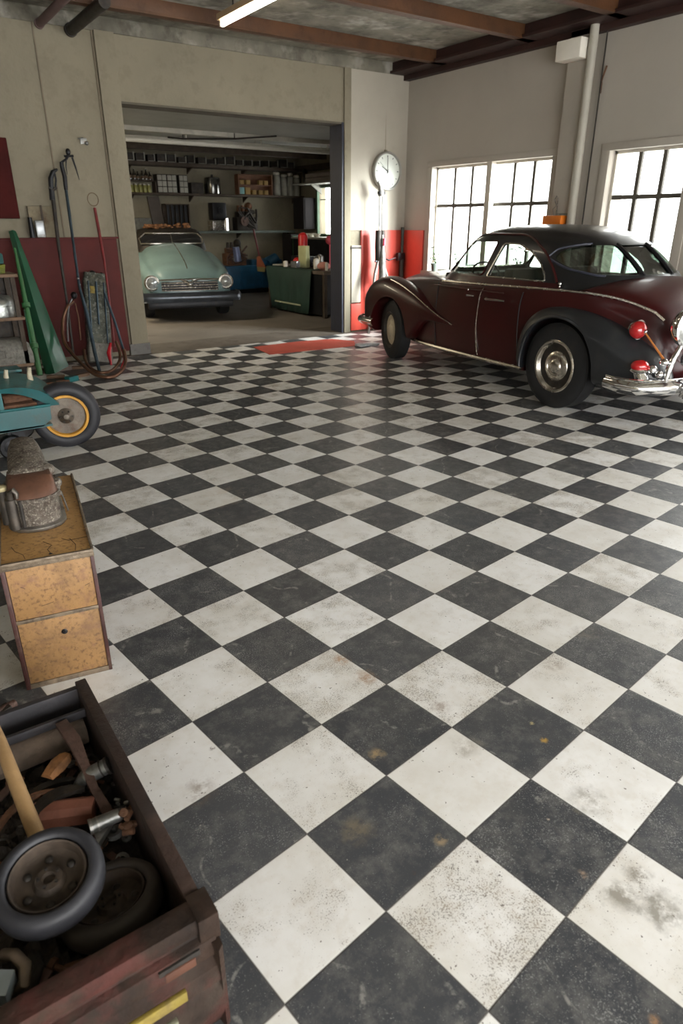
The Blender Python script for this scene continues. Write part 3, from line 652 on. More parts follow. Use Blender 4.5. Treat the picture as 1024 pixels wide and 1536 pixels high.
# bowed front built of two rails and a slatted lower panel
k = MB(); rings = []
prof = [(0,.30),(-.012,.302),(-.045,.298),(-.050,.285),(-.047,.262),(-.040,.258),(-.044,.252),(-.058,.246),(-.066,.225),(-.066,.21),(-.058,.204),(-.062,.198),(-.074,.188),(-.080,.165),(-.080,.150),(-.074,.145),(-.078,.138),(-.086,.12),(-.088,.09),(-.082,.055),(-.068,.02),(-.06,.0),(0,0)]
for x in [cx0+(cx1-cx0)*i/14 for i in range(15)]: rings.append([(x,cy0+.045+a,z) for a,z in prof])
k.loft(rings); k.build('front_board', M_CRATE2, crate, ang=30)
plank('corner_post', (cx1-.030,cy0-.012,.235), (cx1+.012,cy0+.055,hz+.004), M_CRATE2, .004)
k = MB(); k.prism([(cx1-.006,cy0-.04),(cx1+.006,cy0-.03),(cx1+.010,cy0+.03),(cx1-.02,cy0+.04)], 0, .24, 'z'); k.build('corner_post', M_CRATE2, crate)
k = MB(); k.box((cx1-.115,cy0-.019,.209),(cx1-.035,cy0-.010,.243)); k.build('hand_hole', M_BLACKM, crate)
k = MB(); k.box((cx1-.105,cy0-.022,.210),(cx1-.045,cy0-.016,.232),.003); k.build('hand_hole_block', mat('rust orange wood',(.075,.024,.010),.7,var=.3), crate)
M_YST = mat('flaking yellow stripe', (.20,.145,.02), .6, var=.3, vs=14, dirt=(.08,.055,.03), damt=.5, ds=16)
M_GST = mat('faded pale green stripe', (.19,.19,.13), .6, var=.3, vs=14, dirt=(.09,.07,.04), damt=.5, ds=16)
k = MB(); k.box((cx0+.03,cy0-.040,.158),(cx1-.075,cy0-.030,.184),.002); k.build('yellow_stripe', M_YST, crate)
k = MB(); k.box((cx0+.03,cy0-.047,.096),(cx1-.10,cy0-.036,.130),.002); k.build('pale_stripe', M_GST, crate)
# roll lying against the far end, inside the crate
def sit(nm, label, cat, k, m, loc=(0,0,0), group=None, **kw):
    o = k.build(nm, m, None, **kw); tag(o, label, cat, group); o.location = loc; return o
k = MB(); k.tube([(-7.25,-6.745,.195),(-7.0,-6.748,.198),(-6.80,-6.745,.2),(-6.632,-6.74,.2)], [.038,.040,.042,.040], 20); sit('canvas_roll', 'mottled brown canvas roll lying across the far end inside the crate', 'roll', k, M_CLOTH)
# oily bed of fragments
k = MB(); nx, ny = 46, 56; rr = random.Random(3)
V = [[None]*(ny+1) for _ in range(nx+1)]
for i in range(nx+1):
    for j in range(ny+1):
        V[i][j] = k.bm.verts.new((lerp(-7.29,-6.625,i/nx), lerp(-7.45,-6.68,j/ny), .125+rr.uniform(-.012,.022)+.012*math.sin(i*.8)*math.cos(j*.7)))
for i in range(nx):
    for j in range(ny): k.bm.faces.new((V[i][j],V[i+1][j],V[i+1][j+1],V[i][j+1]))
M_OIL = mat('oily scrap fragments', (.022,.016,.012), .5, .3, var=.6, vs=30, dirt=(.10,.07,.045), damt=.4, ds=40, bump=.8)
o = k.build('scrap_fragments', M_OIL, ang=10); o['kind'] = 'stuff'; tag(o, 'dark oily metal fragments heaped in the bottom of the crate', 'scrap')
# small wheels
def pull_wheel(nm, label, R, w, loc, rot, m1, m2, spokes):
    t = thing(nm, label, 'wheel', loc, 0, 'small tyred wheels in the crate', rot)
    k = MB(); pr = [(R*.74,-w*.5),(R*.80,-w*.56),(R*.92,-w*.52),(R*.99,-w*.3),(R,0),(R*.99,w*.3),(R*.92,w*.52),(R*.80,w*.56),(R*.74,w*.5),(R*.71,w*.2),(R*.70,0),(R*.71,-w*.2)]
    k.lathe(pr, 48, closed=True); k.build('tyre', m1, t, ang=60)
    k = MB()
    k.lathe([(R*.71,-w*.34),(R*.71,w*.34),(R*.68,w*.44),(R*.65,w*.40),(R*.62,w*.0),(R*.52,-w*.10),(R*.30,-w*.05),(R*.24,w*.18),(R*.12,w*.20),(R*.10,w*.05),(.001,w*.05),(.001,-w*.34)], 40)
    k.build('hub_disc', m2, t)
    k = MB()
    for i in range(spokes):
        a = 2*PI*i/spokes; k.ball((R*.45*math.cos(a),R*.45*math.sin(a),-w*.06), R*.085, (1,1,.5), 10)
    for i in range(5):
        a = 2*PI*i/5; k.cyl((R*.18*math.cos(a),R*.18*math.sin(a),w*.12),(R*.18*math.cos(a),R*.18*math.sin(a),w*.28), R*.03, seg=6)
    k.build('hub_bolts', M_BLACKM, t)
    return t
pull_wheel('spare_wheel', 'small wheel with smooth grey tyre, topmost in the crate', .107, .055, (-6.826,-7.255,.285), (math.radians(7),math.radians(-6),.3), mat('greyed rubber tyre',(.024,.024,.028),.5,var=.25,vs=6,dirt=(.035,.032,.03),damt=.25,spec=.35), mat('grimy hub',(.05,.036,.026),.6,.3,var=.5,vs=20,dirt=(.025,.02,.016),damt=.5,ds=16), 6)
pull_wheel('spare_wheel', 'small brown wheel half hidden under the grey tyred wheel', .105, .05, (-6.728,-7.302,.196), (math.radians(-8),math.radians(10),1.1), mat('brown dusty tyre',(.034,.027,.022),.65,var=.35,vs=8,dirt=(.10,.075,.05),damt=.4), MC['grimy hub'], 5)
# wooden handle and the rest
k = MB(); k.tube([(-6.843,-6.720,0.310),(-6.838,-6.795,0.304),(-6.832,-6.934,0.288),(-6.825,-7.046,0.262),(-6.820,-7.127,0.250)], [.0135,.015,.0165,.0175,.0178], 16); sit('tool_handle', 'round tan wooden tool handle lying on top of the scrap in the crate', 'handle', k, M_TANWOOD)
M_PINK = mat('salmon painted iron', (.24,.09,.06), .6, var=.2, vs=14, dirt=(.14,.07,.05), damt=.35, ds=26, bump=.3)
k = MB(); a = Vector((-6.811,-6.980,0.205)); b = Vector((-6.689,-7.045,0.205)); d = (b-a).normalized(); n = Vector((-d.y,d.x,0))
k.loft([[a+n*y+Vector((0,0,z)) for y,z in ((-.030,-.02),(-.032,.012),(-.018,.024),(.010,.026),(.026,.014),(.028,-.02))],[b+n*y+Vector((0,0,z)) for y,z in ((-.022,-.02),(-.024,.012),(-.012,.024),(.012,.026),(.030,.014),(.032,-.02))]]); sit('iron_block', 'salmon pink painted iron block beside the tan handle', 'block', k, M_PINK)
M_LEVER = mat('rust brown flat bar', (.10,.058,.045), .6, .3, var=.35, vs=16, dirt=(.04,.026,.02), damt=.4, ds=24, bump=.5)
def bar(pts, w, t, m, nm, label, cat='bar', twist=0):
    k = MB(); P = [Vector(p) for p in pts]; rings = []
    for i in range(len(P)):
        d = (P[min(i+1,len(P)-1)]-P[max(i-1,0)]).normalized(); n = Vector((-d.y,d.x,0)).normalized(); ww = w[i] if isinstance(w,list) else w
        rings.append([P[i]+n*a*ww/2+Vector((0,0,c*t/2)) for a,c in ((-1,-1),(1,-1),(1,1),(-1,1))])
    k.loft(rings); return sit(nm, label, cat, k, m)
bar([(-6.689,-6.764,0.265),(-6.677,-6.851,0.262),(-6.676,-6.937,0.245),(-6.675,-7.006,0.225),(-6.666,-7.097,0.215)], [.030,.032,.022,.020,.024], .014, M_LEVER, 'flat_lever', 'long rust brown flat lever leaning along the right side of the crate', 'lever')
bar([(-6.679,-6.875,0.220),(-6.681,-6.946,0.200),(-6.663,-7.048,0.190),(-6.673,-7.072,0.190)], [.012,.016,.018,.012], .010, M_BLACKM, 'bent_strap', 'thin dark bent strap under the long flat lever', 'strap')
k = MB(); mx = Matrix.Translation((-6.732,-6.886,0.235)) @ Matrix.Rotation(math.radians(38),4,'Z')
k.loft([[(x*1.,y*s_,z) for x,y,z in ((q,-.020,0),(q,-.012,.010+h),(q,.012,.010+h),(q,.020,0))] for q,s_,h in ((-.040,.9,.0),(-.02,1.1,.006),(.0,1.2,.008),(.025,1.0,.006),(.040,.6,.0))], mtx=mx); sit('rusty_bracket', 'orange and yellow rusty bracket plate in the middle of the crate', 'bracket', k, mat('orange rust plate',(.24,.105,.035),.7,.2,var=.5,vs=24,dirt=(.08,.04,.02),damt=.45,ds=30,bump=.6))
def crescent(nm, label, c, r, a0, a1, w, z, m, tz=.006):
    k = MB(); rings = []
    N = 16
    for i in range(N+1):
        a = math.radians(lerp(a0,a1,i/N)); ww = w*math.sin(PI*(i/N*.86+.07))
        rings.append([(c[0]+(r+q*ww)*math.cos(a), c[1]+(r+q*ww)*math.sin(a), z+h*tz+.01*math.sin(PI*i/N)) for q,h in ((-.5,-1),(.5,-1),(.5,1),(-.5,1))])
    k.loft(rings); return sit(nm, label, 'blade', k, m)
c0 = (-6.740,-7.070,0.215)
crescent('sickle_hoop', 'curved dark steel blade behind the salmon pink block', c0, .100, 62, 150, .034, .218, M_BLACKM)
crescent('sickle_hoop', 'narrow curved dark blade nearest the far end of the crate', (c0[0]-.02,c0[1]+.015), .140, 60, 135, .020, .205, M_BLACKM)
crescent('sickle_hoop', 'thin brown curved hoop just left of the rusty bracket', (c0[0]-.05,c0[1]-.0), .120, 70, 160, .014, .225, M_RUST)
# pipe elbows and caps
M_GALV = mat('dull galvanised metal', (.20,.20,.19), .38, .75, var=.35, vs=22, dirt=(.07,.055,.04), damt=.4, ds=30, bump=.25)
def cap(a, b, r, label):
    t = thing('threaded_cap_fitting', label, 'pipe fitting', a, 0, None); A = Vector((0,0,0)); B = Vector(b)-Vector(a); d = B.normalized()
    k = MB(); k.cyl(A, B, r, r*.96, 24); k.cyl(B, B+d*.006, r*.96, r*.80, 24); k.build('cap_body', M_GALV, t)
    k = MB(); k.cyl(A-d*.003, A+d*.004, r*1.1, r*1.1, 24); k.cyl(A+d*.014, A+d*.018, r*1.06, r*1.06, 24); k.build('cap_rim', M_BLACKM if r > .02 else M_STEEL, t)
    return t
cap((-6.627,-6.965,0.245), (-6.682,-6.951,0.225), .0205, 'large grey metal pipe cap resting on the long flat lever')
cap((-6.715,-7.120,0.235), (-6.651,-7.123,0.235), .0160, 'short grey pipe piece with ribbed end right of the pink block')
k = MB(); k.tube([(-6.682,-6.949,0.225),(-6.700,-6.946,0.205),(-6.708,-6.955,0.190)], [.018,.014,.011], 12); sit('pipe_elbow', 'tapering grey pipe elbow below the large pipe cap', 'pipe fitting', k, M_GALV)
k = MB(); k.loft([[Vector(p)+Vector((0,0,dz)) for p in ((-6.708,-7.092,0.205),(-6.665,-7.113,0.205),(-6.714,-7.169,0.215))] for dz in (-.004,.012)]); sit('steel_wedge', 'shiny triangular steel wedge below the ribbed pipe piece', 'wedge', k, M_STEEL)
rr = random.Random(11)
def lump(nm, label, loc, r, m, cat, sd, grp=None):
    q = random.Random(sd); k = MB()
    for i in range(5):
        o_ = Vector((q.uniform(-1,1),q.uniform(-1,1),q.uniform(-.5,.6)))*r*.7
        if q.random() < .5: k.cyl(o_, o_+Vector((q.uniform(-1,1),q.uniform(-1,1),q.uniform(-.6,.6))).normalized()*r*1.1, r*q.uniform(.25,.5), seg=10)
        else: k.ball(o_, r*q.uniform(.35,.6), (1,q.uniform(.6,1),q.uniform(.5,.9)), 10)
    return sit(nm, label, cat, k, m, loc, grp)
lump('valve_fitting', 'dark grimy valve fitting at the right end of the ribbed pipe', (-6.638,-7.131,0.235), .020, M_RUST, 'valve', 2)
lump('valve_fitting', 'cluster of brown pipe joints against the crate side by the wheels', (-6.644,-7.159,0.215), .024, M_RUST, 'valve', 5)
lump('valve_fitting', 'small grey knob fitting close to the crate side near the pipe', (-6.636,-7.081,0.225), .013, M_GALV, 'valve', 8)
lump('valve_fitting', 'blackened tap body sunk between the lever and the crate side', (-6.611,-6.957,0.180), .018, M_BLACKM, 'valve', 9)
# many loose bits in the bed
kinds = []
for i in range(4):
    k = MB(); q = random.Random(20+i)
    if i == 0: k.cyl((-.02,0,0),(.02,0,.004),.005,.004,8); k.cyl((.018,0,.004),(.026,0,.005),.010,.010,6)
    if i == 1: k.lathe([(.006,-.004),(.014,-.004),(.014,.004),(.006,.004)], 14, closed=True)
    if i == 2: k.box((-.025,-.007,-.002),(.025,.007,.003),.001)
    if i == 3: k.tube([(-.02,-.01,0),(-.005,.008,.004),(.012,.006,.004),(.022,-.008,0)], .004, 6)
    kinds.append(k)
names = [('loose_bolt','bolt'),('loose_washer','washer'),('loose_strip','metal strip'),('bent_hook','hook')]
lab = ['small rusty bolt scattered in the dark scrap bed of the crate','small metal ring scattered in the dark scrap bed of the crate','short flat metal strip scattered in the dark scrap bed of the crate','small bent hook scattered in the dark scrap bed of the crate']
grp = ['loose bolts in the crate','loose rings in the crate','loose strips in the crate','bent hooks in the crate']
ms = [M_RUST, M_GALV, M_LEVER, M_BLACKM]; pro = []
for i, k in enumerate(kinds): pro.append(tag(k.build(names[i][0], ms[i]), lab[i], names[i][1], grp[i]))
rr = random.Random(5); first = [True]*4
spots = [(rr.uniform(-6.90,-6.64), rr.uniform(-7.15,-6.80)) for _ in range(34)]+[(rr.uniform(-7.0,-6.80), rr.uniform(-7.43,-7.36)) for _ in range(8)]+[(rr.uniform(-6.69,-6.66), rr.uniform(-7.35,-6.85)) for _ in range(8)]
for n_, (x, y) in enumerate(spots):
    i = n_ % 4; loc = (x, y, .158+rr.uniform(0,.02)); rot = (rr.uniform(-.4,.4), rr.uniform(-.4,.4), rr.uniform(0,6.28))
    if first[i]: first[i] = False; put(pro[i], loc, rot=rot)
    else:
        c = pro[i].copy(); COL.objects.link(c); c.location = loc; c.rotation_euler = rot; s_ = rr.uniform(.8,1.6); c.scale = (s_,s_,s_)
# things in the near left corner of the crate
k = MB(); k.tube([(-6.933,-7.317,0.230),(-6.914,-7.342,0.245),(-6.902,-7.371,0.240),(-6.911,-7.392,0.225),(-6.931,-7.381,0.200)], [.010,.011,.012,.011,.008], 10); sit('curved_clamp', 'curved brownish clamp near the front corner left of the wheels', 'clamp', k, mat('tan grime iron',(.14,.105,.075),.55,.4,var=.35,vs=20,dirt=GRIME,damt=.35))
k = MB(); k.tube([(-6.886,-7.326,0.200),(-6.882,-7.356,0.200),(-6.901,-7.373,0.180),(-6.931,-7.374,0.160)], .011, 8); sit('bent_rod', 'dark bent rod lying right of the curved clamp', 'rod', k, M_BLACKM)
k = MB(); k.box((-.03,-.022,-.02),(.03,.022,.02),.003); sit('metal_box', 'small pale blue grey metal box at the left frame edge', 'box', k, mat('pale blue grey metal',(.36,.42,.45),.4,.3,var=.12)).location = (-6.956,-7.378,0.235)
bpy.data.objects['metal_box'].rotation_euler = (.1,.1,-.55)

# ================================================================ tan cabinet and the machine on it
M_TAN = mat('scuffed tan plywood', (.27,.145,.052), .55, var=.16, vs=5, dirt=(.15,.085,.038), damt=.42, ds=9, bump=.25, bs=50, fine=((.10,.05,.02), 75, .75), rust=(.20,.10,.05), ramt=.3, rs=22)
M_TANT = mat('lightened tan top board', (.36,.20,.07), .5, var=.18, vs=6, dirt=(.17,.09,.035), damt=.3, ds=7, bump=.2, bs=50, fine=((.12,.06,.02), 60, .7))  # the tan of the fronts, lightened for the top board
M_EDGE = mat('tarnished edging strip', (.19,.145,.10), .45, .45, var=.4, vs=16, dirt=(.05,.035,.025), damt=.5, ds=22, bump=.35)
M_EDGER = mat('dark red cabinet edge', (.045,.014,.011), .5, var=.4, vs=8, dirt=(.13,.08,.055), damt=.35, ds=18, bump=.3)
cab = thing('tan_cabinet', 'scuffed tan plywood cabinet with two fronts standing behind the open crate', 'cabinet', (-6.707,-6.177,0), math.radians(-9.5))
Wc,Hc,Dc = .288,.49,.80
k = MB(); k.box((.006,.008,.0),(Wc-.006,Dc,Hc-.012)); k.build('carcass', M_EDGER, cab)
k = MB(); k.box((.0,-.002,Hc-.014),(Wc,Dc,Hc),.003); k.build('top_board', M_TANT, cab)
k = MB(); k.box((.016,.0,.276),(Wc-.012,.012,Hc-.026),.002); k.build('upper_front', M_TAN, cab)
k = MB(); k.box((.016,.0,.020),(Wc-.012,.012,.262),.002); fr_ = k.build('lower_front', M_TAN, cab)
k = MB(); k.lathe([(.009,0),(.010,.003),(.006,.006),(.006,.010),(.001,.011)], 16, Matrix.Translation((.155,-.0,.200)) @ Matrix.Rotation(math.radians(90),4,'X')); k.build('knob', M_BLACK, fr_)
k = MB(); k.box((-.002,-.006,Hc-.024),(Wc+.002,.006,Hc-.004),.003); k.box((-.001,-.008,Hc-.010),(Wc+.001,.004,Hc+.003),.002); k.build('top_edging', M_EDGE, cab)
k = MB(); k.box((.01,-.004,.262),(Wc-.006,.008,.276),.002); k.build('middle_edging', M_EDGE, cab)
k = MB(); k.box((.004,-.004,.0),(Wc-.004,.008,.020),.002); k.build('bottom_edging', M_EDGE, cab)
for x0_,x1_ in ((.0,.015),(Wc-.012,Wc+.001)): k = MB(); k.box((x0_,-.005,.0),(x1_,.01,Hc-.02),.003); k.build('side_edging', M_EDGER, cab)
k = MB(); k.tube([(Wc-.001,-.004,Hc+.001),(Wc-.002,.1,Hc+.003),(Wc-.001,.5,Hc+.002),(Wc-.001,Dc,Hc+.002)], .005, 6); k.tube([(.004,-.004,Hc+.001),(.004,Dc,Hc+.001)], .005, 6); k.build('side_bead', M_EDGE, cab)
M_CRK = mat('dark crack', (.04,.022,.012), .9)
for pts in ([(.16,.02),(.15,.06),(.165,.09),(.14,.13)], [(.08,.015),(.075,.05),(.05,.09),(.04,.13)], [(.285,.11),(.22,.105),(.20,.13)], [(.235,.015),(.24,.06),(.225,.12)]):
    k = MB(); k.tube([(x,y,Hc+.0002) for x,y in pts], .0011, 4); k.build('board_crack', M_CRK, cab)
k = MB(); k.ball((.158,.022,Hc), .005, (1.3,1,.5), 10); k.build('board_nail', M_BLACK, cab)
for pts in ([(.10,.315),(.14,.322)], [(.05,.40),(.058,.395),(.062,.39)], [(.245,.36),(.262,.366)]):
    k = MB(); k.tube([(x,-.0003,z) for x,z in pts], .0009, 4); k.build('board_scratch', M_CRK, cab)
# the machine
M_CAST = mat('flaking grey cast metal', (.12,.10,.08), .6, .35, var=.35, vs=26, dirt=(.065,.045,.035), damt=.5, ds=34, bump=.7, bs=120, fine=((.36,.33,.27), 130, .9), rust=(.045,.028,.02), ramt=.35, rs=40)
M_LID = mat('brown leather lid', (.085,.038,.022), .5, var=.3, vs=16, dirt=(.05,.026,.018), damt=.35, ds=22, bump=.25)
M_DKM = mat('dark bronze tube', (.07,.06,.05), .4, .6, var=.3, vs=14, dirt=(.15,.12,.09), damt=.3, ds=24, bump=.2)
mac = thing('bench_machine', 'old grey cast metal machine with brown lid standing on the tan cabinet', 'machine', (-6.527,-5.905,.493), math.radians(-8))
def dshape(w, d0, d1, n=14):   # round nosed plan, nose towards -y
    return [(w*math.cos(a), -d0*abs(math.sin(a))**.9) for a in [PI+PI*i/n for i in range(n+1)]] + [(w,d1),(-w,d1)]
def Dr(w,d0,d1,z,yo=0): return [(x,y+yo,z) for x,y in dshape(w,d0,d1)]
k = MB(); k.loft([Dr(.094,.082,.20,0),Dr(.098,.086,.20,.006),Dr(.098,.086,.20,.014),Dr(.090,.078,.20,.019)]); k.build('base_plate', M_STEEL, mac)
k = MB(); k.loft([Dr(.082,.070,.16,.017),Dr(.082,.071,.16,.03),Dr(.084,.073,.16,.105),Dr(.089,.078,.16,.112),Dr(.089,.078,.16,.122)]); k.build('drum', M_CAST, mac)
k = MB(); k.loft([Dr(.084,.074,.10,.120),Dr(.082,.068,.10,.132,.002),Dr(.078,.045,.10,.152,.004),Dr(.070,.0,.10,.176,.01),Dr(.062,-.03,.10,.178,.01)]); k.build('drum_lid', M_LID, mac)
k = MB()
rings = []
for y, w, z0, z1 in ((.055,.070,.10,.180),(.075,.073,.08,.195),(.12,.070,.02,.200),(.20,.068,.02,.212),(.30,.062,.02,.222),(.37,.056,.02,.224),(.385,.050,.03,.216)):
    h = z1-z0; rings.append([(x*w,y,z0+h*q) for x,q in ((-1,0),(-1.02,.55),(-.95,.85),(-.7,.98),(0,1.02),(.7,.98),(.95,.85),(1.02,.55),(1,0))])
k.loft(rings); k.build('rear_housing', M_CAST, mac, ang=50)
k = MB(); k.ball((.062,.10,.165), .030, (1.0,1.1,.8), 14); k.ball((.085,.03,.135), .020, (1,1.2,1), 12); k.cyl((.082,.02,.10),(.094,.02,.10),.014); k.box((.070,.0,.115),(.095,.045,.150),.006); k.build('side_lug', M_CAST, mac)
k = MB(); k.tube([(-.073,-.050,.014),(-.073,-.050,.125)], .019, 16); k.tube([(-.073,-.050,.115),(-.070,-.054,.150),(-.058,-.06,.160),(-.050,-.064,.148),(-.052,-.066,.13)], [.012,.011,.010,.009,.006], 10); k.build('hooked_tube', M_DKM, mac)
k = MB(); k.tube([(-.096,.020,.01),(-.096,.020,.14)], .018, 16); tb = k.build('rear_tube', M_DKM, mac)
k = MB(); k.lathe([(.019,0),(.021,.006),(.019,.014),(.010,.018),(.001,.018)], 18, Matrix.Translation((-.096,.020,.138))); k.build('tube_cap', mat('pale yellow cap',(.42,.36,.20),.5,var=.25,vs=40), tb)
k = MB(); k.tube([(-.045,-.066,.02),(-.045,-.069,.12)], .006, 8); k.build('drum_rib', M_BLACKM, mac)
k = MB(); k.tube([(-.088,.0,.115),(-.06,-.045,.117),(-.02,-.073,.117),(.03,-.072,.117),(.07,-.045,.117),(.089,.0,.117)], .005, 6); k.build('drum_band', M_STEEL, mac)
k = MB(); k.tube([(.095,.03,.10),(.105,.05,.04),(.110,.06,.006)], .003, 6); k.build('loose_wire', M_STEEL, mac)

# ================================================================ scrap on the floor left of the cabinet
rr = random.Random(31)
for i in range(9):
    k = MB(); L = rr.uniform(.05,.11)
    if i % 3 == 0: k.tube([(-L,0,0),(-L*.3,.02,.01),(L*.4,.015,.012),(L,-.01,0)], .010, 8)
    elif i % 3 == 1: k.box((-L,-.018,-.008),(L,.018,.008),.003)
    else: k.cyl((-L*.6,0,0),(L*.6,0,0),.018,.014,12)
    p = [(-6.80,-6.40),(-6.86,-6.30),(-6.79,-6.27),(-6.92,-6.42),(-6.84,-6.50),(-6.90,-6.20),(-6.97,-6.33),(-6.80,-6.57),(-6.93,-6.52)][i]
    o = sit(['bent_rod','iron_bar','pipe_stub'][i%3], ['dark bent rod on the floor between the crate and the tan cabinet','flat iron bar on the floor between the crate and the tan cabinet','short pipe stub on the floor between the crate and the tan cabinet'][i%3], ['rod','bar','pipe'][i%3], k, [M_RUST,M_BLACKM,M_LEVER][i%3], (*p,.02+(.015 if i > 5 else 0)), ['bent rods beside the cabinet','iron bars beside the cabinet','pipe stubs beside the cabinet'][i%3])
    o.rotation_euler = (0,rr.uniform(-.1,.1),rr.uniform(0,3.1))

# ================================================================ teal kart with yellow rimmed wheel
M_TEAL = mat('chipped teal paint', (.008,.085,.09), .36, var=.22, vs=5, dirt=(.05,.045,.03), damt=.35, ds=9, bump=.12, coat=.4)
M_TEALD = mat('teal frame paint', (.010,.11,.115), .4, var=.25, vs=6, dirt=(.10,.08,.05), damt=.4, ds=11, bump=.15)
M_YEL = mat('ochre yellow rim paint', (.50,.24,.02), .45, var=.18, vs=9, dirt=(.14,.08,.03), damt=.3, ds=16)
M_WORN = mat('worn rusty wheel disc', (.15,.125,.10), .45, .5, var=.3, vs=12, dirt=(.12,.05,.03), damt=.45, ds=14, bump=.3)
kart = thing('teal_kart', 'low teal metal kart with ochre rimmed wheel behind the tan cabinet', 'kart', (-5.93,-3.30,0), math.radians(0))
def kwheel(loc, R, w, rim, name='wheel', rz=0.):
    mx = Matrix.Translation(loc) @ Matrix.Rotation(math.radians(rz),4,'Z') @ Matrix.Rotation(math.radians(90),4,'X')
    k = MB(); r0 = R*.64
    k.lathe([(r0,-w*.42),(r0*1.05,-w*.5),(R*.84,-w*.52),(R*.95,-w*.40),(R*.995,-w*.2),(R,0),(R*.995,w*.2),(R*.95,w*.40),(R*.84,w*.52),(r0*1.05,w*.5),(r0,w*.42)], 56, mx, closed=True); t = k.build('tyre', MC['greyed rubber tyre'], kart, ang=60)
    k = MB(); k.lathe([(r0*.99,-w*.4),(r0*1.03,w*.40),(r0*1.0,w*.50),(r0*.90,w*.50),(r0*.87,w*.40),(r0*.86,w*.25)], 48, mx); q = k.build('rim', rim, t)
    k = MB(); k.lathe([(r0*.87,w*.28),(r0*.80,w*.12),(r0*.62,w*.10),(r0*.44,w*.26),(r0*.38,w*.22),(r0*.36,w*.38),(r0*.20,w*.50),(r0*.12,w*.60),(.001,w*.62)], 40, mx); k.build('wheel_disc', M_WORN, q)
    k = MB()
    for i in range(6): a = 2*PI*i/6; k.cyl(mx @ Vector((r0*.27*math.cos(a),r0*.27*math.sin(a),w*.44)), mx @ Vector((r0*.27*math.cos(a),r0*.27*math.sin(a),w*.56)), r0*.045, seg=6)
    k.build('wheel_nuts', M_BLACKM, q); return t
kwheel((.075,-.085,.235), .235, .135, M_YEL, rz=-10)
kwheel((-.02,.62,.19), .19, .11, M_YEL, rz=-10)
k = MB()                                     # panelled body
k.prism([(-.62,.19),(-.10,.195),(-.04,.24),(-.035,.335),(-.30,.335),(-.62,.33)], -.17, -.155, 'y'); k.box((-.62,-.17,.19),(-.04,.50,.205)); k.box((-.62,.48,.2),(-.04,.50,.34)); k.build('side_panel', M_TEAL, kart)
k = MB(); k.tube([(-.62,-.172,.338),(-.30,-.172,.338),(-.035,-.172,.338)], .010, 8); k.build('panel_rail', M_TEALD, kart)
k = MB()                                     # curved fender plate falling to the wheel
P = catmull([(-.62,.47),(-.36,.485),(-.20,.48),(-.08,.44),(.0,.37),(.03,.33)], 5); P2 = catmull([(-.62,.45),(-.36,.455),(-.24,.44),(-.14,.40),(-.06,.35),(-.035,.33)], 5)
k.loft([[(P[i][0],-.17,P[i][1]),(P[i][0]+.03,.10,P[i][1]+.05),(P[i][0]+.03,.10,P[i][1]+.04),(P2[i][0],-.16,P2[i][1])] for i in range(len(P))]); k.build('fender_plate', M_TEAL, kart)
k = MB(); k.prism([(-.345,.335),(-.325,.335),(-.325,.46),(-.345,.46)], -.172, -.15, 'y'); k.prism([(-.40,.46),(-.34,.33),(-.32,.33),(-.375,.46)], -.175, -.155, 'y'); k.build('panel_strut', M_TEALD, kart)
k = MB(); k.box((-.60,-.12,.24),(-.08,.42,.36),.02); k.cyl((-.30,.0,.36),(-.12,.0,.37),.05,.04); k.build('engine_block', M_RUST, kart)
k = MB(); k.box((-.60,.28,.50),(-.1,.46,.52),.004); k.build('rear_plate', M_TEALD, kart)
for x in (-.245,-.095): 
    k = MB(); k.tube([(x,.02,.47),(x-.004,.02,.53),(x+.004,.015,.575)], [.020,.017,.013], 10); k.build('lever_stub', mat('chipped cream lever',(.40,.36,.26),.6,var=.3,vs=20,dirt=(.1,.07,.04),damt=.35), kart)
k = MB(); k.cyl((.06,-.08,.222),(.06,.62,.19),.018); k.cyl((-.10,-.02,.222),(.06,-.02,.222),.02); k.build('axle', M_BLACKM, kart)
mx = Matrix.Translation((-.325,-.16,.085)) @ Matrix.Rotation(math.radians(90),4,'X')
k = MB(); k.lathe([(.03,-.03),(.075,-.03),(.085,-.015),(.085,.015),(.075,.03),(.05,.03),(.045,.015),(.02,.02),(.001,.02)], 28, mx); k.box((-.335,-.165,.085),(-.315,-.15,.22)); k.build('caster_wheel', M_BLACK, kart)
mx = Matrix.Translation((-.18,.30,.10)) @ Matrix.Rotation(math.radians(90),4,'X')
k = MB(); k.lathe([(.03,-.03),(.085,-.03),(.10,-.015),(.10,.015),(.085,.03),(.02,.02),(.001,.02)], 28, mx); k.box((-.19,.29,.10),(-.17,.31,.22)); k.build('caster_wheel', M_BLACK, kart)

# ================================================================ left side: shelf, leaning things and long tools
M_GREENM = mat('green painted sheet', (.012,.075,.037), .40, var=.22, vs=3, dirt=(.04,.07,.04), damt=.3, ds=7, bump=.1, coat=.2)
M_GREENP = mat('bright green pole paint', (.03,.115,.035), .45, var=.2, vs=9, dirt=(.12,.15,.06), damt=.35, ds=16, bump=.2)
M_SHELFW = mat('brown shelf board', (.16,.095,.055), .7, var=.25, vs=8, dirt=(.05,.035,.025), damt=.35, bump=.3)
M_CASTW = mat('embossed grey casting', (.2,.19,.165), .6, .3, var=.3, vs=22, dirt=(.09,.075,.055), damt=.45, ds=30, bump=.9, bs=70)
sh = thing('storage_shelf', 'low brown shelf rack against the left wall holding castings', 'shelf', (-6.2,-1.0,0))
for z in (.17,.62,1.02):
    k = MB(); k.box((-.6,0,z),(.61,.42,z+.028),.004); k.build('shelf_board', M_SHELFW, sh)
for x in (-.59,.56):
    for y in (.03,.38):
        k = MB(); k.box((x-.02,y-.02,0),(x+.02,y+.02,1.03)); k.build('leg', M_WOODD, sh)
k = MB(); k.box((-.6,.42,.0),(.6,.43,1.04)); k.build('back_panel', M_BLACKM, sh)
k = MB(); R_ = []
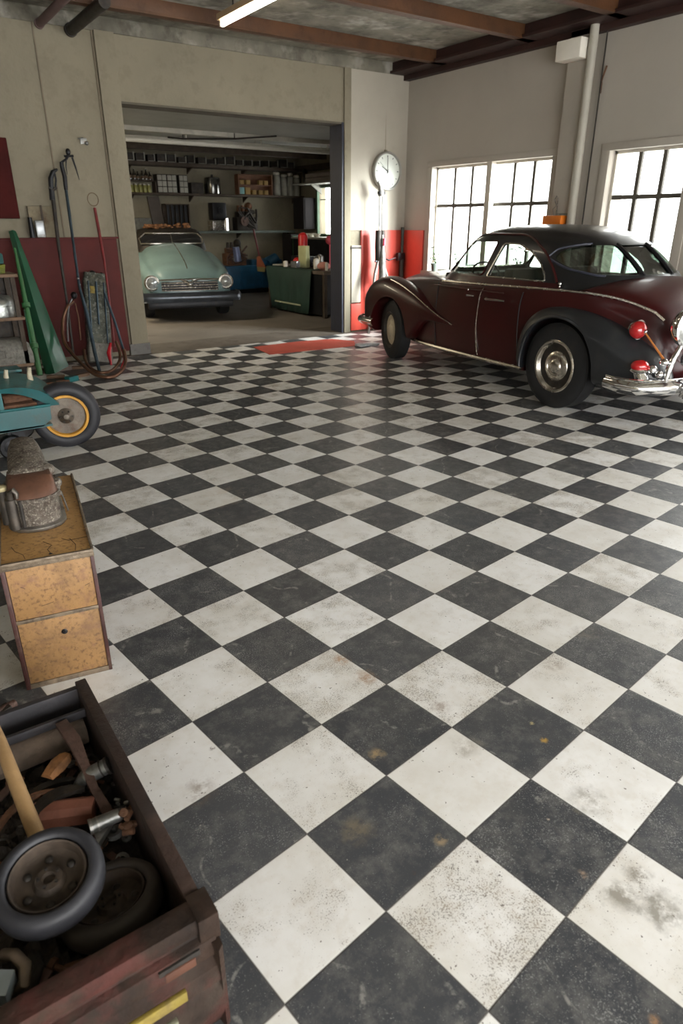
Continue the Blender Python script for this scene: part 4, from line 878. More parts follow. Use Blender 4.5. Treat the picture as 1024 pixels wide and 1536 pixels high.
for x, s_ in ((-.32,.7),(-.30,.9),(-.22,1),(.10,1),(.17,.95),(.21,.8),(.225,.55)):
    R_.append([(x,y*1.0,.0+z*s_+(.02 if abs(x)>.2 else 0)*0) for y,z in ((0,.0),(0,.13),(.02,.20),(.07,.235),(.25,.235),(.32,.18),(.33,0))])
k.loft(R_); o = k.build('cast_housing', M_CASTW, ang=50); tag(o, 'rounded grey white embossed casting on the bottom shelf', 'casting'); o.location = (-5.80,-.99,.198)
k = MB(); k.tube([(-5.99,-.995,.34),(-5.83,-.995,.34),(-5.83,-.995,.27),(-5.99,-.995,.27)], .006, 6, closed=True); k.build('raised_panel', M_CASTW, None).parent = o
bpy.data.objects['raised_panel'].location = (5.80,.99,-.198)
k = MB(); k.lathe([(.001,0),(.17,0),(.175,.02),(.168,.10),(.172,.105),(.165,.15),(.13,.19),(.06,.205),(.001,.21)], 32); o = k.build('metal_tank', mat('dented silver metal',(.42,.44,.42),.28,.85,var=.35,vs=14,dirt=(.12,.12,.10),damt=.4,ds=14,bump=.5,bs=30)); tag(o,'dented silver tank with domed top on the middle shelf','tank'); o.location=(-5.80,-.80,.648)
k = MB(); k.lathe([(.001,.0),(.09,0),(.095,.01),(.08,.06),(.05,.09),(.02,.10),(.001,.10)], 24); o = k.build('rubber_plunger_cup', mat('dark crimson rubber',(.16,.012,.018),.4,var=.2)); tag(o,'dark crimson rubber dome resting on the silver tank','dome'); o.location=(-5.84,-.82,.859)
k = MB()
for i in range(5): k.tube([(.11*math.cos(a)+.003*i, .09*math.sin(a), i*.016+.004*math.sin(3*a)) for a in [2*PI*j/24 for j in range(24)]], .009, 6, closed=True)
o = k.build('hose_coil', mat('yellow green hose',(.16,.17,.03),.5,var=.4,vs=9,dirt=(.02,.06,.05),damt=.5,ds=8)); tag(o,'coil of yellow green hose on the top shelf beside the green pole','hose'); o.location=(-5.78,-.80,1.058)
k = MB(); k.box((-.14,-.10,0),(.13,.10,.10),.02); o = k.build('fabric_bundle', mat('dark teal fabric',(.012,.06,.055),.8,var=.3)); tag(o,'dark teal fabric bundle lying on top of the hose coil','fabric'); o.location=(-5.80,-.80,1.135)
# leaning green channel
lean = thing('green_channel', 'tall dark green folded metal sheet leaning against the left wall', 'metal sheet', (-5.311,-0.655,0.000))
o0 = Vector((-5.311,-0.655,0.000))
def rel(p, o): return tuple(Vector(p)-o)
k = MB()
A = [(-5.452,-0.160,1.417),(-5.418,-0.200,1.430),(-5.381,-0.160,1.416)]; B = [(-5.428,-0.620,-0.007),(-5.351,-0.720,0.016),(-5.170,-0.600,0.055)]
N = 14; rows = []
for i in range(N+1):
    t = i/N; pts = [Vector(a).lerp(Vector(b), t) for a, b in zip(A,B)]; l, m_, r_ = pts
    rows.append([rel(l.lerp(m_,.0),o0), rel(l.lerp(m_,.55)+Vector((0,-.012,0)),o0), rel(m_+Vector((0,-.012,0)),o0), rel(m_.lerp(r_,.45)+Vector((0,-.006,0)),o0), rel(r_,o0), rel(r_+Vector((0,.006,0)),o0), rel(m_+Vector((0,.002,0)),o0), rel(l+Vector((0,.006,0)),o0)])
k.loft(rows); k.build('folded_sheet', M_GREENM, lean, ang=25)
k = MB(); k.tube([rel(Vector(a).lerp(Vector(b), .02)+Vector((0,-.014,0)),o0) for a,b in ((A[0],B[0]),(A[2],B[2]))], .006, 6); k.build('top_rim', M_GREENP, lean)
# green jointed pole
pb = Vector((-5.533,-0.900,0.047)); pt = Vector((-5.474,-0.450,1.263))
pole = thing('jointed_pole', 'bright green jointed pole leaning in front of the green sheet', 'pole', tuple(pb))
k = MB(); k.tube([(0,0,0)]+[tuple((pt-pb)*t) for t in (.25,.5,.75,1.)], [.030,.029,.026,.022,.012], 14); k.build('pole_tube', M_GREENP, pole)
for t in (.235,.555):
    q = (pt-pb)*t; d = (pt-pb).normalized()*.028; k = MB(); k.tube([tuple(q-d),tuple(q-d*.8),tuple(q+d*.8),tuple(q+d)], [.032,.041,.041,.032], 16); k.build('pole_joint', M_GREENP, pole)
k = MB(); k.tube([tuple((pt-pb)*.25+Vector((-.03,-.01,0))),tuple((pt-pb)*.52+Vector((-.028,-.01,0)))], .008, 8); k.build('side_rod', M_GREENM, pole)
# red wall cabinet, boxes on the ledge
wc = thing('wall_cabinet', 'dark red wall cabinet cut by the left edge of the photo', 'cabinet', (-5.70,-.001,1.54))
k = MB(); k.box((-.45,-.10,0),(.395,0,.75),.006); k.build('cabinet_body', mat('very dark red paint',(.045,.005,.004),.75,var=.3,vs=3,dirt=(.03,.006,.005),damt=.3,spec=.15), wc)
k = MB(); k.box((-.42,-.106,.03),(.365,-.10,.72),.004); k.build('cabinet_door', MC['very dark red paint'], wc)
k = MB(); k.tube([(.03+.13*math.cos(a),-.108,.50+.10*math.sin(a)) for a in [math.radians(x) for x in range(-60,80,14)]], .006, 6); k.ball((.10,-.108,.50),.02,(1,.3,2)); k.build('faded_mark', mat('faded grey mark',(.14,.12,.13),.7), wc)
bb = thing('board_panel', 'weathered wooden board standing on the wainscot ledge', 'board', (-5.075,-.03,1.352))
k = MB(); k.box((-.135,-.03,.0),(.135,-.004,.31),.004); k.build('panel', mat('weathered plank',(.17,.14,.09),.8,var=.35,vs=7,dirt=(.07,.035,.015),damt=.5,ds=8,bump=.4), bb)
for x in (.0,.135): k = MB(); k.box((x-.010,-.04,.0),(x+.010,-.028,.32)); k.build('batten', M_WOODD, bb)
lamp_ = thing('work_lamp', 'small grey metal work lamp on the ledge by the weathered board', 'lamp', (-5.13,-.085,1.352))
k = MB(); k.box((-.045,-.06,0),(.045,-.01,.17),.012); k.build('lamp_body', M_GALV, lamp_); k = MB(); k.box((-.035,-.066,.03),(.035,-.058,.15),.003); k.build('lamp_glass', mat('grey lens',(.42,.44,.46),.2,.2), lamp_)
k = MB(); k.cyl((-.085,-.035,0),(-.085,-.035,.20),.028,.022); k.build('dark_can', M_BLACK, lamp_)
# tools : curved handled bar
def longtool(nm, label, cat, base): return thing(nm, label, cat, base), Vector(base)
t1, b1 = longtool('hooked_bar', 'dark bar with curved hooked head, leftmost of the long tools', 'bar', (-5.059,-0.420,0.155))
k = MB(); k.tube([(0,0,0),rel((-5.022,-0.340,0.719),b1),rel((-4.995,-0.240,1.262),b1),rel((-4.954,-0.150,1.722),b1)], [.014,.014,.018,.022], 10); k.build('shaft', M_BLACKM, t1)
k = MB(); k.tube([rel(p,b1) for p in ((-4.961,-0.150,1.722),(-4.954,-0.140,1.831),(-4.945,-0.140,1.927),(-4.914,-0.140,1.991),(-4.863,-0.140,2.018))], [.030,.026,.026,.022,.012], 12); k.tube([rel(p,b1) for p in ((-4.913,-0.130,1.820),(-4.890,-0.130,1.916),(-4.893,-0.130,1.979))], .010, 8); k.build('hooked_head', M_BLACK, t1)
k = MB(); k.tube([rel(p,b1) for p in ((-4.981,-0.150,1.843),(-4.945,-0.150,1.818),(-4.900,-0.150,1.845))], [.012,.020,.012], 10); k.build('collar', M_BLACKM, t1)
M_BLUEST = mat('blued steel tube', (.055,.08,.10), .42, .8, var=.25, vs=6, dirt=(.03,.03,.035), damt=.3, ds=9)
t2, b2 = longtool('blue_lance', 'long blue grey tube with black forked head, tallest of the leaning tools', 'tool', (-4.928,-0.900,0.026))
k = MB(); k.tube([(0,0,0),rel((-4.913,-0.760,0.204),b2),rel((-4.901,-0.620,0.597),b2),rel((-4.912,-0.520,0.866),b2),rel((-4.862,-0.340,1.296),b2),rel((-4.805,-0.140,1.822),b2)], [.018,.020,.020,.014,.014,.016], 12); k.build('shaft', M_BLUEST, t2)
k = MB(); k.tube([rel(p,b2) for p in ((-4.805,-0.140,1.822),(-4.796,-0.130,1.951),(-4.806,-0.120,2.046),(-4.805,-0.120,2.090))], [.020,.024,.022,.020], 10); k.build('grip', M_BLACK, t2)
k = MB(); k.tube([rel(p,b2) for p in ((-4.807,-0.120,2.084),(-4.746,-0.120,2.124),(-4.719,-0.120,2.163))], .012, 8); k.ball(rel((-4.722,-0.120,2.188),b2), .026, (1,1,1.35)); k.tube([rel(p,b2) for p in ((-4.769,-0.120,2.148),(-4.673,-0.120,2.153))], .012, 8)
k.tube([rel(p,b2) for p in ((-4.750,-0.120,2.136),(-4.765,-0.120,2.048),(-4.763,-0.120,1.972))], [.008,.006,.003], 8); k.tube([rel(p,b2) for p in ((-4.688,-0.120,2.139),(-4.668,-0.120,2.052),(-4.645,-0.120,1.924))], [.011,.009,.003], 8); k.build('forked_head', M_BLACK, t2)
k = MB()
for (x, y) in ((117,418),(119,427),(120,436)): k.ball(rel(((-4.906,-0.490,0.946),(-4.906,-0.510,0.886),(-4.913,-0.530,0.826))[int((y-418)/9)], b2), .015, (1,1,.9), 10)
k.build('bright_ferrules', M_STEEL, t2)
M_REDT = mat('dark red tool paint', (.15,.018,.018), .4, var=.35, vs=9, dirt=(.07,.05,.05), damt=.35, ds=12)
t3, b3 = longtool('ring_handled_rod', 'dark red rod with a thin wire ring at its top', 'rod', (-4.661,-0.660,0.223))
k = MB(); k.tube([(0,0,0),rel((-4.601,-0.480,0.742),b3),rel((-4.553,-0.320,1.118),b3),rel((-4.519,-0.150,1.425),b3),rel((-4.516,-0.100,1.650),b3)], [.010,.011,.014,.018,.016], 10); k.build('shaft', M_REDT, t3)
rc = Vector((-4.516,-0.080,1.737))-b3
k = MB(); k.tube([tuple(rc+Vector((.058*math.cos(a),.004*math.sin(a),.066*math.sin(a)))) for a in [2*PI*i/32 for i in range(32)]], .0045, 6, closed=True); k.build('wire_ring', mat('brown wire',(.12,.08,.045),.5,.6), t3)
# tubular hoops resting on the floor
M_HOOP = mat('copper brown tube', (.15,.075,.045), .35, .7, var=.35, vs=9, dirt=(.05,.04,.035), damt=.4, ds=12)
def hoop(nm, label, pts, r, m, y=None):
    b = Vector(pts[len(pts)//2]); b.z = 0
    t = thing(nm, label, 'tubular frame', tuple(b)); k = MB(); k.tube(catmull([rel(p,b) for p in pts], 5), r, 10); k.build('bent_tube', m, t); return t, b
h1, hb1 = hoop('tubular_hoop', 'large copper brown bent tube hoop standing left of the metal canister', [(-4.973,-0.420,0.709),(-5.063,-0.460,0.648),(-5.139,-0.500,0.497),(-5.181,-0.620,0.324),(-5.155,-0.780,0.217),(-5.111,-0.980,0.124),(-5.048,-1.180,0.045),(-4.929,-1.280,0.020),(-4.780,-1.170,0.040),(-4.666,-1.000,0.106),(-4.627,-0.880,0.215)], .019, M_HOOP)
k = MB(); k.tube(catmull([rel(p,hb1) for p in ((-4.983,-0.420,0.738),(-5.040,-0.460,0.661),(-5.091,-0.500,0.493),(-5.127,-0.560,0.311))], 4), .010, 8); k.build('bright_inner_tube', mat('steel tube',(.20,.19,.19),.35,.9), h1)
k = MB(); k.ball(rel((-4.957,-0.420,0.771),hb1), .035, (1,1,1.1)); k.build('joint', M_BLACK, h1)
h2, hb2 = hoop('tubular_hoop', 'inner copper brown tube loop curving under the metal canister', [(-5.012,-0.720,0.230),(-5.048,-0.860,0.147),(-5.046,-1.000,0.091),(-4.992,-1.160,0.056),(-4.861,-1.120,0.055),(-4.733,-0.980,0.103),(-4.676,-0.880,0.183),(-4.673,-0.780,0.299)], .016, M_HOOP)
h3, hb3 = hoop('tubular_hoop', 'dark steel hoop leg with red tip rising right of the canister', [(-4.640,-0.480,0.780),(-4.626,-0.540,0.642),(-4.607,-0.620,0.469),(-4.593,-0.700,0.259),(-4.589,-0.760,0.157)], .014, M_BLUEST)
k = MB(); k.tube([rel(p,hb3) for p in ((-4.688,-0.620,0.257),(-4.742,-0.680,0.161),(-4.748,-0.740,0.038))], [.018,.026,.012], 10); k.build('red_grip', mat('glossy red grip',(.42,.012,.02),.25,var=.2,coat=.5), h3)
k = MB(); k.tube([rel(p,hb3) for p in ((-4.567,-0.620,0.209),(-4.580,-0.700,0.073),(-4.677,-0.800,-0.020))], [.012,.016,.008], 10); k.build('red_sleeve', MC['glossy red grip'], h3)
h4, hb4 = hoop('tubular_hoop', 'thin brown rod fork standing between the blue lance and the big hoop', [(-4.951,-0.400,0.685),(-4.952,-0.440,0.511),(-4.978,-0.500,0.304)], .007, M_HOOP)
# canister
M_CAN = mat('mottled dark canister', (.055,.06,.048), .42, .5, var=.5, vs=12, dirt=(.20,.18,.12), damt=.4, ds=14, bump=.35, fine=((.35,.36,.33), 30, .45))
cb = Vector((-4.801,-0.500,0.005)); ct = Vector((-4.640,-0.160,0.965))
can = thing('metal_canister', 'tall mottled dark metal canister leaning against the red wainscot', 'canister', tuple(cb))
ax = (ct-cb).normalized(); mx = Matrix.Rotation(Vector((0,0,1)).angle(ax), 4, Vector((0,0,1)).cross(ax))
L = (ct-cb).length
k = MB(); w, d = .135, .05
def rr_(w,d,z): return [(x,y,z) for x,y in roundpoly([(-w,-d),(w,-d),(w,d),(-w,d)], .03)]
k.loft([rr_(w*.95,d,.20),rr_(w*1.0,d,.30),rr_(w*1.0,d,L*.6),rr_(w*1.0,d,L*.92),rr_(w*.92,d*.9,L*.95),rr_(w*.90,d*.9,L)], mtx=mx); k.build('canister_body', M_CAN, can)
k = MB(); k.loft([rr_(w*.95,d*1.15,.03),rr_(w*1.0,d*1.2,.08),rr_(w*1.0,d*1.2,.20),rr_(w*.95,d*1.1,.24)], mtx=mx); k.build('foot_box', M_CASTW, can)
k = MB(); k.ball(mx @ Vector((-.02,0,L+.01)), .035, (1,1,.8)); k.cyl(mx @ Vector((.07,0,L-.06)), mx @ Vector((.09,0,L+.02)), .018); k.build('cap', M_BLACK, can)
k = MB()
for s_ in (-1,1): k.tube([tuple(mx @ Vector((s_*.085,-d-.004,z))) for z in (.25,L*.9)], .009, 8)
k.tube([tuple(mx @ Vector((.0,-d-.004,z))) for z in (.45,L*.9)], .012, 8); k.build('bead_ribs', M_BLUEST, can)
k = MB(); k.box((-.05,-.007,-.05),(.0,0,.03),.004,mtx=mx @ Matrix.Translation((-.02,-d-.0,L*.82))); k.build('ochre_plate', M_YST, can)
# small fixture high on the wall
hk = thing('wall_hook', 'small grey metal fixture high on the cream wall above the ring', 'hook', (-4.52,-.001,2.31)); k = MB(); k.box((-.03,-.02,-.03),(.04,0,.03),.005); k.ball((.03,-.03,-.02),.022); k.tube([(-.05,-.01,.02),(.0,-.02,.03)],.006); k.build('fixture', M_GALV, hk)
# floor clutter by the wall
for i, (p, lab_) in enumerate((((-5.284,-1.157,0.000),'small teal painted tin on the floor in front of the green sheet'),)):
    k = MB(); k.box((-.06,-.04,0),(.06,.04,.055),.008); o = k.build('paint_tin', M_TEALD); tag(o, lab_, 'tin'); o.location = p; o.rotation_euler = (0,0,.5)
rr = random.Random(4)
for i, p in enumerate(((-5.374,-0.440,0.000),(-5.381,-0.895,0.000),(-5.381,-1.203,0.000),(-5.176,-0.996,0.000),(-5.498,-1.233,0.000),(-5.028,-0.545,0.000))):
    k = MB(); Lg = rr.uniform(.06,.13)
    if i % 2: k.box((-Lg,-.025,0),(Lg,.025,.03),.004)
    else: k.tube([(-Lg,0,.016),(0,.015,.016),(Lg,0,.016)], .014, 8)
    o = k.build(['pipe_offcut','timber_offcut'][i%2], [M_RUST, M_SHELFW][i%2]); tag(o, ['rusty pipe offcut on the floor near the green leaning sheet','brown timber offcut on the floor near the green leaning sheet'][i%2], 'offcut', ['pipe offcuts by the wall','timber offcuts by the wall'][i%2]); o.location = p; o.rotation_euler = (0,0,rr.uniform(-.6,.6))
# ================================================================ right corner: clock, stand, post
ck = thing('wall_clock', 'round white station clock hanging on the pier in the far corner', 'clock', (-.385,-.02,2.163))
mx = Matrix.Rotation(math.radians(90),4,'X')
k = MB(); k.lathe([(.19,-.02),(.225,.0),(.245,.03),(.248,.06),(.240,.078),(.225,.082),(.218,.066),(.218,.05),(.001,.05)], 56, mx); k.build('clock_case', mat('grey clock rim',(.34,.33,.30),.35,.4,var=.1), ck)
k = MB(); k.lathe([(.219,.052),(.001,.054)], 48, mx); fc = k.build('clock_face', mat('clock face white',(.78,.76,.70),.5,var=.04,bump=0), ck)
M_INK = mat('clock ink', (.03,.03,.03), .6, var=.05, bump=0)
k = MB()
for i in range(12):
    a = 2*PI*i/12; r1 = .188; m4 = Matrix.Rotation(-a,4,'Y') @ Matrix.Translation((0,-.0555,r1)); w_ = .008 if i % 3 else .012
    k.box((-w_/2,-.001,-.014),(w_/2,.001,.010), mtx=m4)
k.build('hour_marks', M_INK, fc)
def hand(nm, a, l0, l1, w0, w1, y): k = MB(); m4 = Matrix.Rotation(math.radians(a),4,'Y'); k.prism([(-w0,-l0),(w0,-l0),(w1,l1),(-w1,l1)], y, y-.002, 'y', mtx=m4); k.build(nm, M_INK, fc)
hand('hour_hand', -60, .02, .115, .006, .004, -.058); hand('minute_hand', 0, .03, .17, .004, .003, -.061); hand('second_hand', -142, .03, .165, .0015, .001, -.064); hand('second_hand', -52, .0, .18, .001, .001, -.066)
k = MB(); k.lathe([(.222,.068),(.001,.072)], 48, mx); k.build('clock_glass', M_GL, ck)
k = MB(); k.tube([(0,.005,.24),(0,.005,.35),(-.005,.008,.8),(0,.008,1.17)], .008, 6); k.box((-.02,-.02,.235),(.02,.01,.27),.004); k.build('cable_conduit', M_WALL, ck)
st = thing('pole_stand', 'tall chrome pole stand with splayed legs below the wall clock', 'stand', (-.60,-.22,0))
k = MB(); k.tube([(-.022,0,1.35),(-.022,0,1.92)], .010, 10); k.tube([(.028,0,1.35),(.030,0,1.90)], .009, 10); k.build('chrome_rods', M_GALV, st)
k = MB(); k.tube([(0,0,1.84),(0,0,1.90),(-.02,0,1.97),(-.05,0,2.02)], [.045,.042,.034,.028], 14); k.build('top_clamp', M_STEEL, st); k = MB(); k.box((-.045,-.03,1.86),(.055,.03,1.90),.008); k.build('clamp_collar', M_BLACK, st)
k = MB(); k.tube([(-.015,0,1.00),(-.03,0,1.18),(-.03,0,1.40)], [.055,.05,.045], 12); k.tube([(.06,0,.95),(.05,0,1.2),(.035,0,1.40)], [.035,.04,.04], 12); k.build('upper_sleeve', M_BLACKM, st)
k = MB(); k.tube([(.012,-.05,.75),(.012,-.05,1.02),(.012,-.045,1.20),(.012,-.04,1.34)], [.06,.048,.030,.014], 14); k.build('bright_body', M_STEEL, st)
k = MB(); k.tube([(.012,-.075,1.20),(.014,-.08,1.30)], [.022,.016], 12); k.build('pink_label', mat('pink red band',(.65,.06,.10),.4,bump=0), st)
for a in (-1,0,1):
    k = MB(); k.tube([(a*.03,-.01,1.02),(a*.11,-.03,.80),(a*.24,-.08*(1 if a else -1.2),.0)], [.026,.022,.020], 10); k.build('leg', M_STEEL, st)
k = MB(); k.tube([(-.10,-.02,.99),(.10,-.02,.99)], .012, 8); k.tube([(.10,-.02,1.02),(.14,-.04,1.0),(.26,-.04,1.03)], [.014,.012,.006], 8); k.build('side_lever', M_BLACK, st)
ps = thing('corner_post', 'narrow dark green post standing in the red corner', 'post', (-.085,-.09,0)); k = MB(); k.tube([(0,0,0),(0,0,1.0)], .036, 10); k.tube([(0,0,1.0),(0,0,1.44)], .024, 10); k.build('post_tube', mat('black green paint',(.02,.032,.025),.5), ps); k = MB(); k.box((-.09,-.03,.98),(.04,.03,1.09),.012); k.build('post_clamp', M_BLACK, ps)
k = MB(); k.box((-.98,-.045,1.155),(-.80,-.028,1.185),.003); o = tag(k.build('rail_latch', M_BLACKM), 'short dark latch bar across the white strip beside the doorway', 'latch')
# orange tray and hook on the right pilaster
ot = thing('orange_toolbox', 'small orange box on the wall between the two windows', 'box', (-.12,-2.90,1.48)); k = MB(); k.box((-.10,-.13,0),(.02,.13,.095),.01); k.build('box_body', mat('orange enamel',(.62,.16,.012),.4,var=.12,vs=8), ot); k = MB(); k.box((.0,-.21,-.01),(.02,.03,.12),.003); k.build('back_plate', M_GALV, ot)
k = MB(); k.tube([(.0,.05,.09),(-.01,.07,.16),(.0,.03,.20),(-.01,.06,.26),(0,.04,.30)], .007, 6); k.tube([(0,.02,.09),(0,.02,.28)], .006, 6); k.build('bent_bracket', M_STEEL, ot)
pp = thing('wall_pipe', 'cream vertical pipe running up the wall between the windows', 'pipe', (-.13,-3.10,0)); k = MB(); k.tube([(0,0,.0),(0,0,3.34)], .045, 16); k.build('pipe_tube', mat('cream pipe paint',(.36,.335,.28),.6,var=.08,vs=4,dirt=(.2,.17,.12),damt=.15), pp); k = MB(); k.tube([(.09,-.09,.9),(.09,-.09,3.3)], .008, 6); k.build('thin_cable', M_BLACKM, pp)
k = MB(); k.tube([(.10,-.13,2.98),(.095,-.10,2.88),(.10,-.085,2.80)], [.010,.008,.006], 6); k.tube([(.10,-.09,2.84),(.10,-.095,2.74)], [.012,.008], 6); k.build('stick_hook', M_BEAM, pp)
# potted plants on the window sill
M_LEAF = mat('dark leaf', (.035,.07,.022), .5, var=.4, vs=20, bump=0); M_POT = mat('grey green pot', (.16,.19,.16), .6, var=.2)
def potplant(loc, s_, label, sd):
    t = thing('potted_plant', label, 'plant', loc, 0, 'plants on the window sill')
    k = MB(); k.lathe([(.045*s_,0),(.062*s_,.10*s_),(.066*s_,.10*s_),(.066*s_,.12*s_),(.056*s_,.12*s_),(.054*s_,.105*s_),(.001,.105*s_)], 20); k.build('pot', M_POT, t)
    q = random.Random(sd); k = MB()
    for i in range(46):
        a = q.uniform(0,2*PI); h = q.uniform(.12,.36)*s_; r = q.uniform(.02,.09)*s_; c = Vector((r*math.cos(a)*.7, r*math.sin(a), h)); u_ = Vector((q.uniform(-1,1),q.uniform(-1,1),q.uniform(-.2,1))).normalized()*.035*s_; v_ = u_.orthogonal().normalized()*.012*s_
        k.faces([c-u_,c-v_,c+u_,c+v_],[(0,1,2,3)])
    for i in range(6): a = 2*PI*i/6; k.tube([(0,0,.1*s_),(.03*s_*math.cos(a),.04*s_*math.sin(a),.30*s_)], .0025, 4)
    k.build('foliage', M_LEAF, t)
potplant((-.005,-.74,.86), .9, 'small leafy plant in a pot at the far end of the window sill', 1)
potplant((.03,-1.15,.86), .7, 'low potted plant left of the centre mullion', 2)
potplant((.01,-2.25,.86), 1.1, 'tall dark potted plant seen through the rear car window', 3)
k = MB(); k.lathe([(.06,0),(.08,.12),(.075,.12),(.057,.008),(.001,.008)], 24); o = tag(k.build('planter_bowl', M_POT), 'empty grey green tub on the sill near the mullion', 'bowl'); o.location = (.02,-1.45,.86)
# floor mats
def flatpoly(nm, pts, z, m, label, cat): k = MB(); k.prism([(p[0],p[1]) for p in pts], 0.0005, z, 'z'); return tag(k.build(nm, m), label, cat)
flatpoly('red_mat', [(-2.791,-0.395,0.000),(-2.875,-0.980,0.000),(-1.629,-1.071,0.000),(-1.423,-0.753,0.000),(-1.585,-0.433,0.000),(-2.103,-0.352,0.000)], .006, mat('dusty red mat',(.50,.085,.055),.7,var=.15,vs=3,dirt=(.25,.13,.09),damt=.25), 'dusty red floor mat lying before the doorway', 'mat')
k = MB(); q = random.Random(8)
for i in range(7): k.ball((q.uniform(-.12,.12),q.uniform(-.06,.06),.018), .055, (1.3,1,.38), 10)
o = tag(k.build('crumpled_rag', mat('pale grey rag',(.42,.43,.44),.8,var=.25,vs=14,dirt=(.12,.11,.1),damt=.3), jitter=.004), 'crumpled pale grey rag on the floor left of the front wheel', 'rag'); o.location = (-1.512,-1.151,0.000)
# ================================================================ ceiling lamp and pipes
fl_ = thing('tube_lamp', 'fluorescent tube lamp hanging under the ceiling beam', 'lamp', (-3.385,-1.25,3.27))
k = MB(); k.box((-.045,-1.25,.03),(.035,.03,.085),.008); k.build('lamp_housing', mat('aged cream lamp housing',(.50,.36,.22),.5,var=.1), fl_)
k = MB(); k.tube([(0,-1.21,.0),(0,.0,.0)], .022, 14); k.build('tube', emit('tube light', (1,.90,.72), 9.0), fl_)
for y in (-1.22,.005): k = MB(); k.box((-.024,y-.015,-.02),(.024,y+.015,.05),.003); k.build('end_cap', M_TRIMW, fl_)
for y in (-1.0,-.25): k = MB(); k.cyl((0,y,.08),(0,y,.24),.008); k.build('hanger', M_BLACKM, fl_)
for x, r, m_, lb in ((-4.50,.055,M_BLACKM,'dark pipe under the ceiling at the top of the cream wall, nearer the doorway'),(-4.80,.04,mat('pinkish primer',(.14,.085,.08),.7),'pinkish brown pipe under the ceiling at the top left')):
    k = MB(); k.tube([(0,-1.2,0),(0,-.04,-.0)], r, 14); k.cyl((0,-.06,0),(0,-.03,0), r*1.15); o = tag(k.build('ceiling_pipe', m_), lb, 'pipe'); o.location = (x,0,3.36-r)

# ================================================================ workshop behind the doorway
M_SEA = mat('faded sea green car paint', (.155,.235,.235), .32, var=.12, vs=2.5, dirt=(.12,.15,.13), damt=.2, ds=4, bump=.04, coat=.3)
gc = thing('green_car', 'faded sea green old car facing the doorway in the back workshop', 'car', (-2.40,2.50,0), math.radians(255.3))
g_hw = [(-4.0,.5),(-3.8,.68),(-3,.76),(-1.5,.76),(-.6,.74),(-.25,.70),(-.10,.62),(-.03,.5)]
g_zb = [(-4.0,.7),(-3.6,.85),(-2,.96),(-1.5,.93),(-.6,.80),(-.3,.74),(-.10,.66),(-.03,.6)]
g_zc = [(-4.0,.75),(-3.5,.95),(-2.1,1.05),(-1.9,1.16),(-1.5,1.11),(-.9,1.0),(-.5,.91),(-.25,.83),(-.10,.72),(-.03,.64)]
def gr(s):
    hw,zb,zc = (f(t,s) for t in (g_hw,g_zb,g_zc)); P = [(0,.30),(hw*.9,.30),(hw*.98,.34),(hw,.5),(hw*.99,zb-.08),(hw*.95,zb-.015),(hw*.86,lerp(zb,zc,.18)),(hw*.74,lerp(zb,zc,.25)),(hw*.62,lerp(zb,zc,.62)),(hw*.35,lerp(zb,zc,.9)),(0,zc)]
    Q = catmull(P,3); return [(s,y,z) for y,z in Q]+[(s,-y,z) for y,z in Q[-2:0:-1]]
k = MB(); k.loft([gr(-4.0+.08*i) for i in range(50)]+[gr(-.05),gr(-.03)]); gb = k.build('body', M_SEA, gc)
cs = []
for sg in (1,-1):
    for xc in (-.78,-3.1): q = MB(); q.cyl((xc,sg*.42,.33),(xc,sg*1.1,.33),.37,seg=36); c_ = cutter(q); c_.parent = gc; cs.append(c_)
boolean(gb, cs); kill(*cs)
k = MB(); k.loft([[(lerp(a,b,.5)+(b-a)/2*math.copysign(abs(math.cos(t))**.5,math.cos(t)), h*math.copysign(abs(math.sin(t))**.5,math.sin(t)), z) for t in [2*PI*i/40 for i in range(40)]] for z,a,b,h in ((1.02,-3.4,-1.88,.68),(1.12,-3.25,-1.94,.66),(1.30,-3.1,-2.12,.60),(1.38,-2.95,-2.25,.54),(1.41,-2.8,-2.4,.4),(1.42,-2.6,-2.5,.1))]); k.build('cabin', M_BLACKM, gc)
def ws(z, y, off): 
    x = smooth_tab([(1.02,-1.88),(1.12,-1.94),(1.30,-2.12),(1.38,-2.25)], z); return (x+off-.0-.10*(abs(y)/.6)**4, y, z)
k = MB(); k.loft([[ws(z,y,.02) for y in [-.54+.09*i for i in range(13)]] for z in (1.15,1.2,1.25,1.29)], cap=False, closed=False); k.build('windscreen', mat('dark windscreen',(.012,.012,.014),.08,coat=1.,bump=0), gc)
k = MB(); k.tube([ws(1.145,y,.03) for y in [-.56+.08*i for i in range(15)]]+[ws(1.23,.58,.03),ws(1.31,.50,.03)]+[ws(1.32,.50-.08*i,.03) for i in range(1,13)]+[ws(1.23,-.58,.03)], .014, 8, closed=True); k.build('windscreen_frame', M_TRIMC, gc)
k = MB(); k.cyl(ws(1.15,0,.03), ws(1.31,0,.03), .008); k.build('windscreen_bar', M_TRIMC, gc)
rr = random.Random(9); k = MB()
for i in range(70): k.ball((-2.45+rr.uniform(-.22,.2), rr.uniform(-.42,.38), 1.42+rr.uniform(-.01,.05)), rr.uniform(.02,.04), (1,1.3,.8), 8)
o = k.build('dry_leaves', mat('rusty dry litter',(.17,.075,.03),.8,var=.5,vs=20)); o['kind'] = 'stuff'; tag(o, 'rust brown dry litter heaped on the roof of the sea green car', 'litter'); o.matrix_world = Matrix.Translation((-2.40,2.50,0)) @ Matrix.Rotation(math.radians(255.3),4,'Z')
k = MB(); k.tube([(x, 0, f(g_zc,x)+.004) for x in (-1.8,-1.4,-1.0,-.6,-.35,-.2)], .008, 6); k.build('bonnet_bead', M_TRIMC, gc)
k = MB(); k.box((-.10,-.46,.47),(-.02,.46,.62),.02); gri = k.build('grille_recess', M_BLACK, gc)
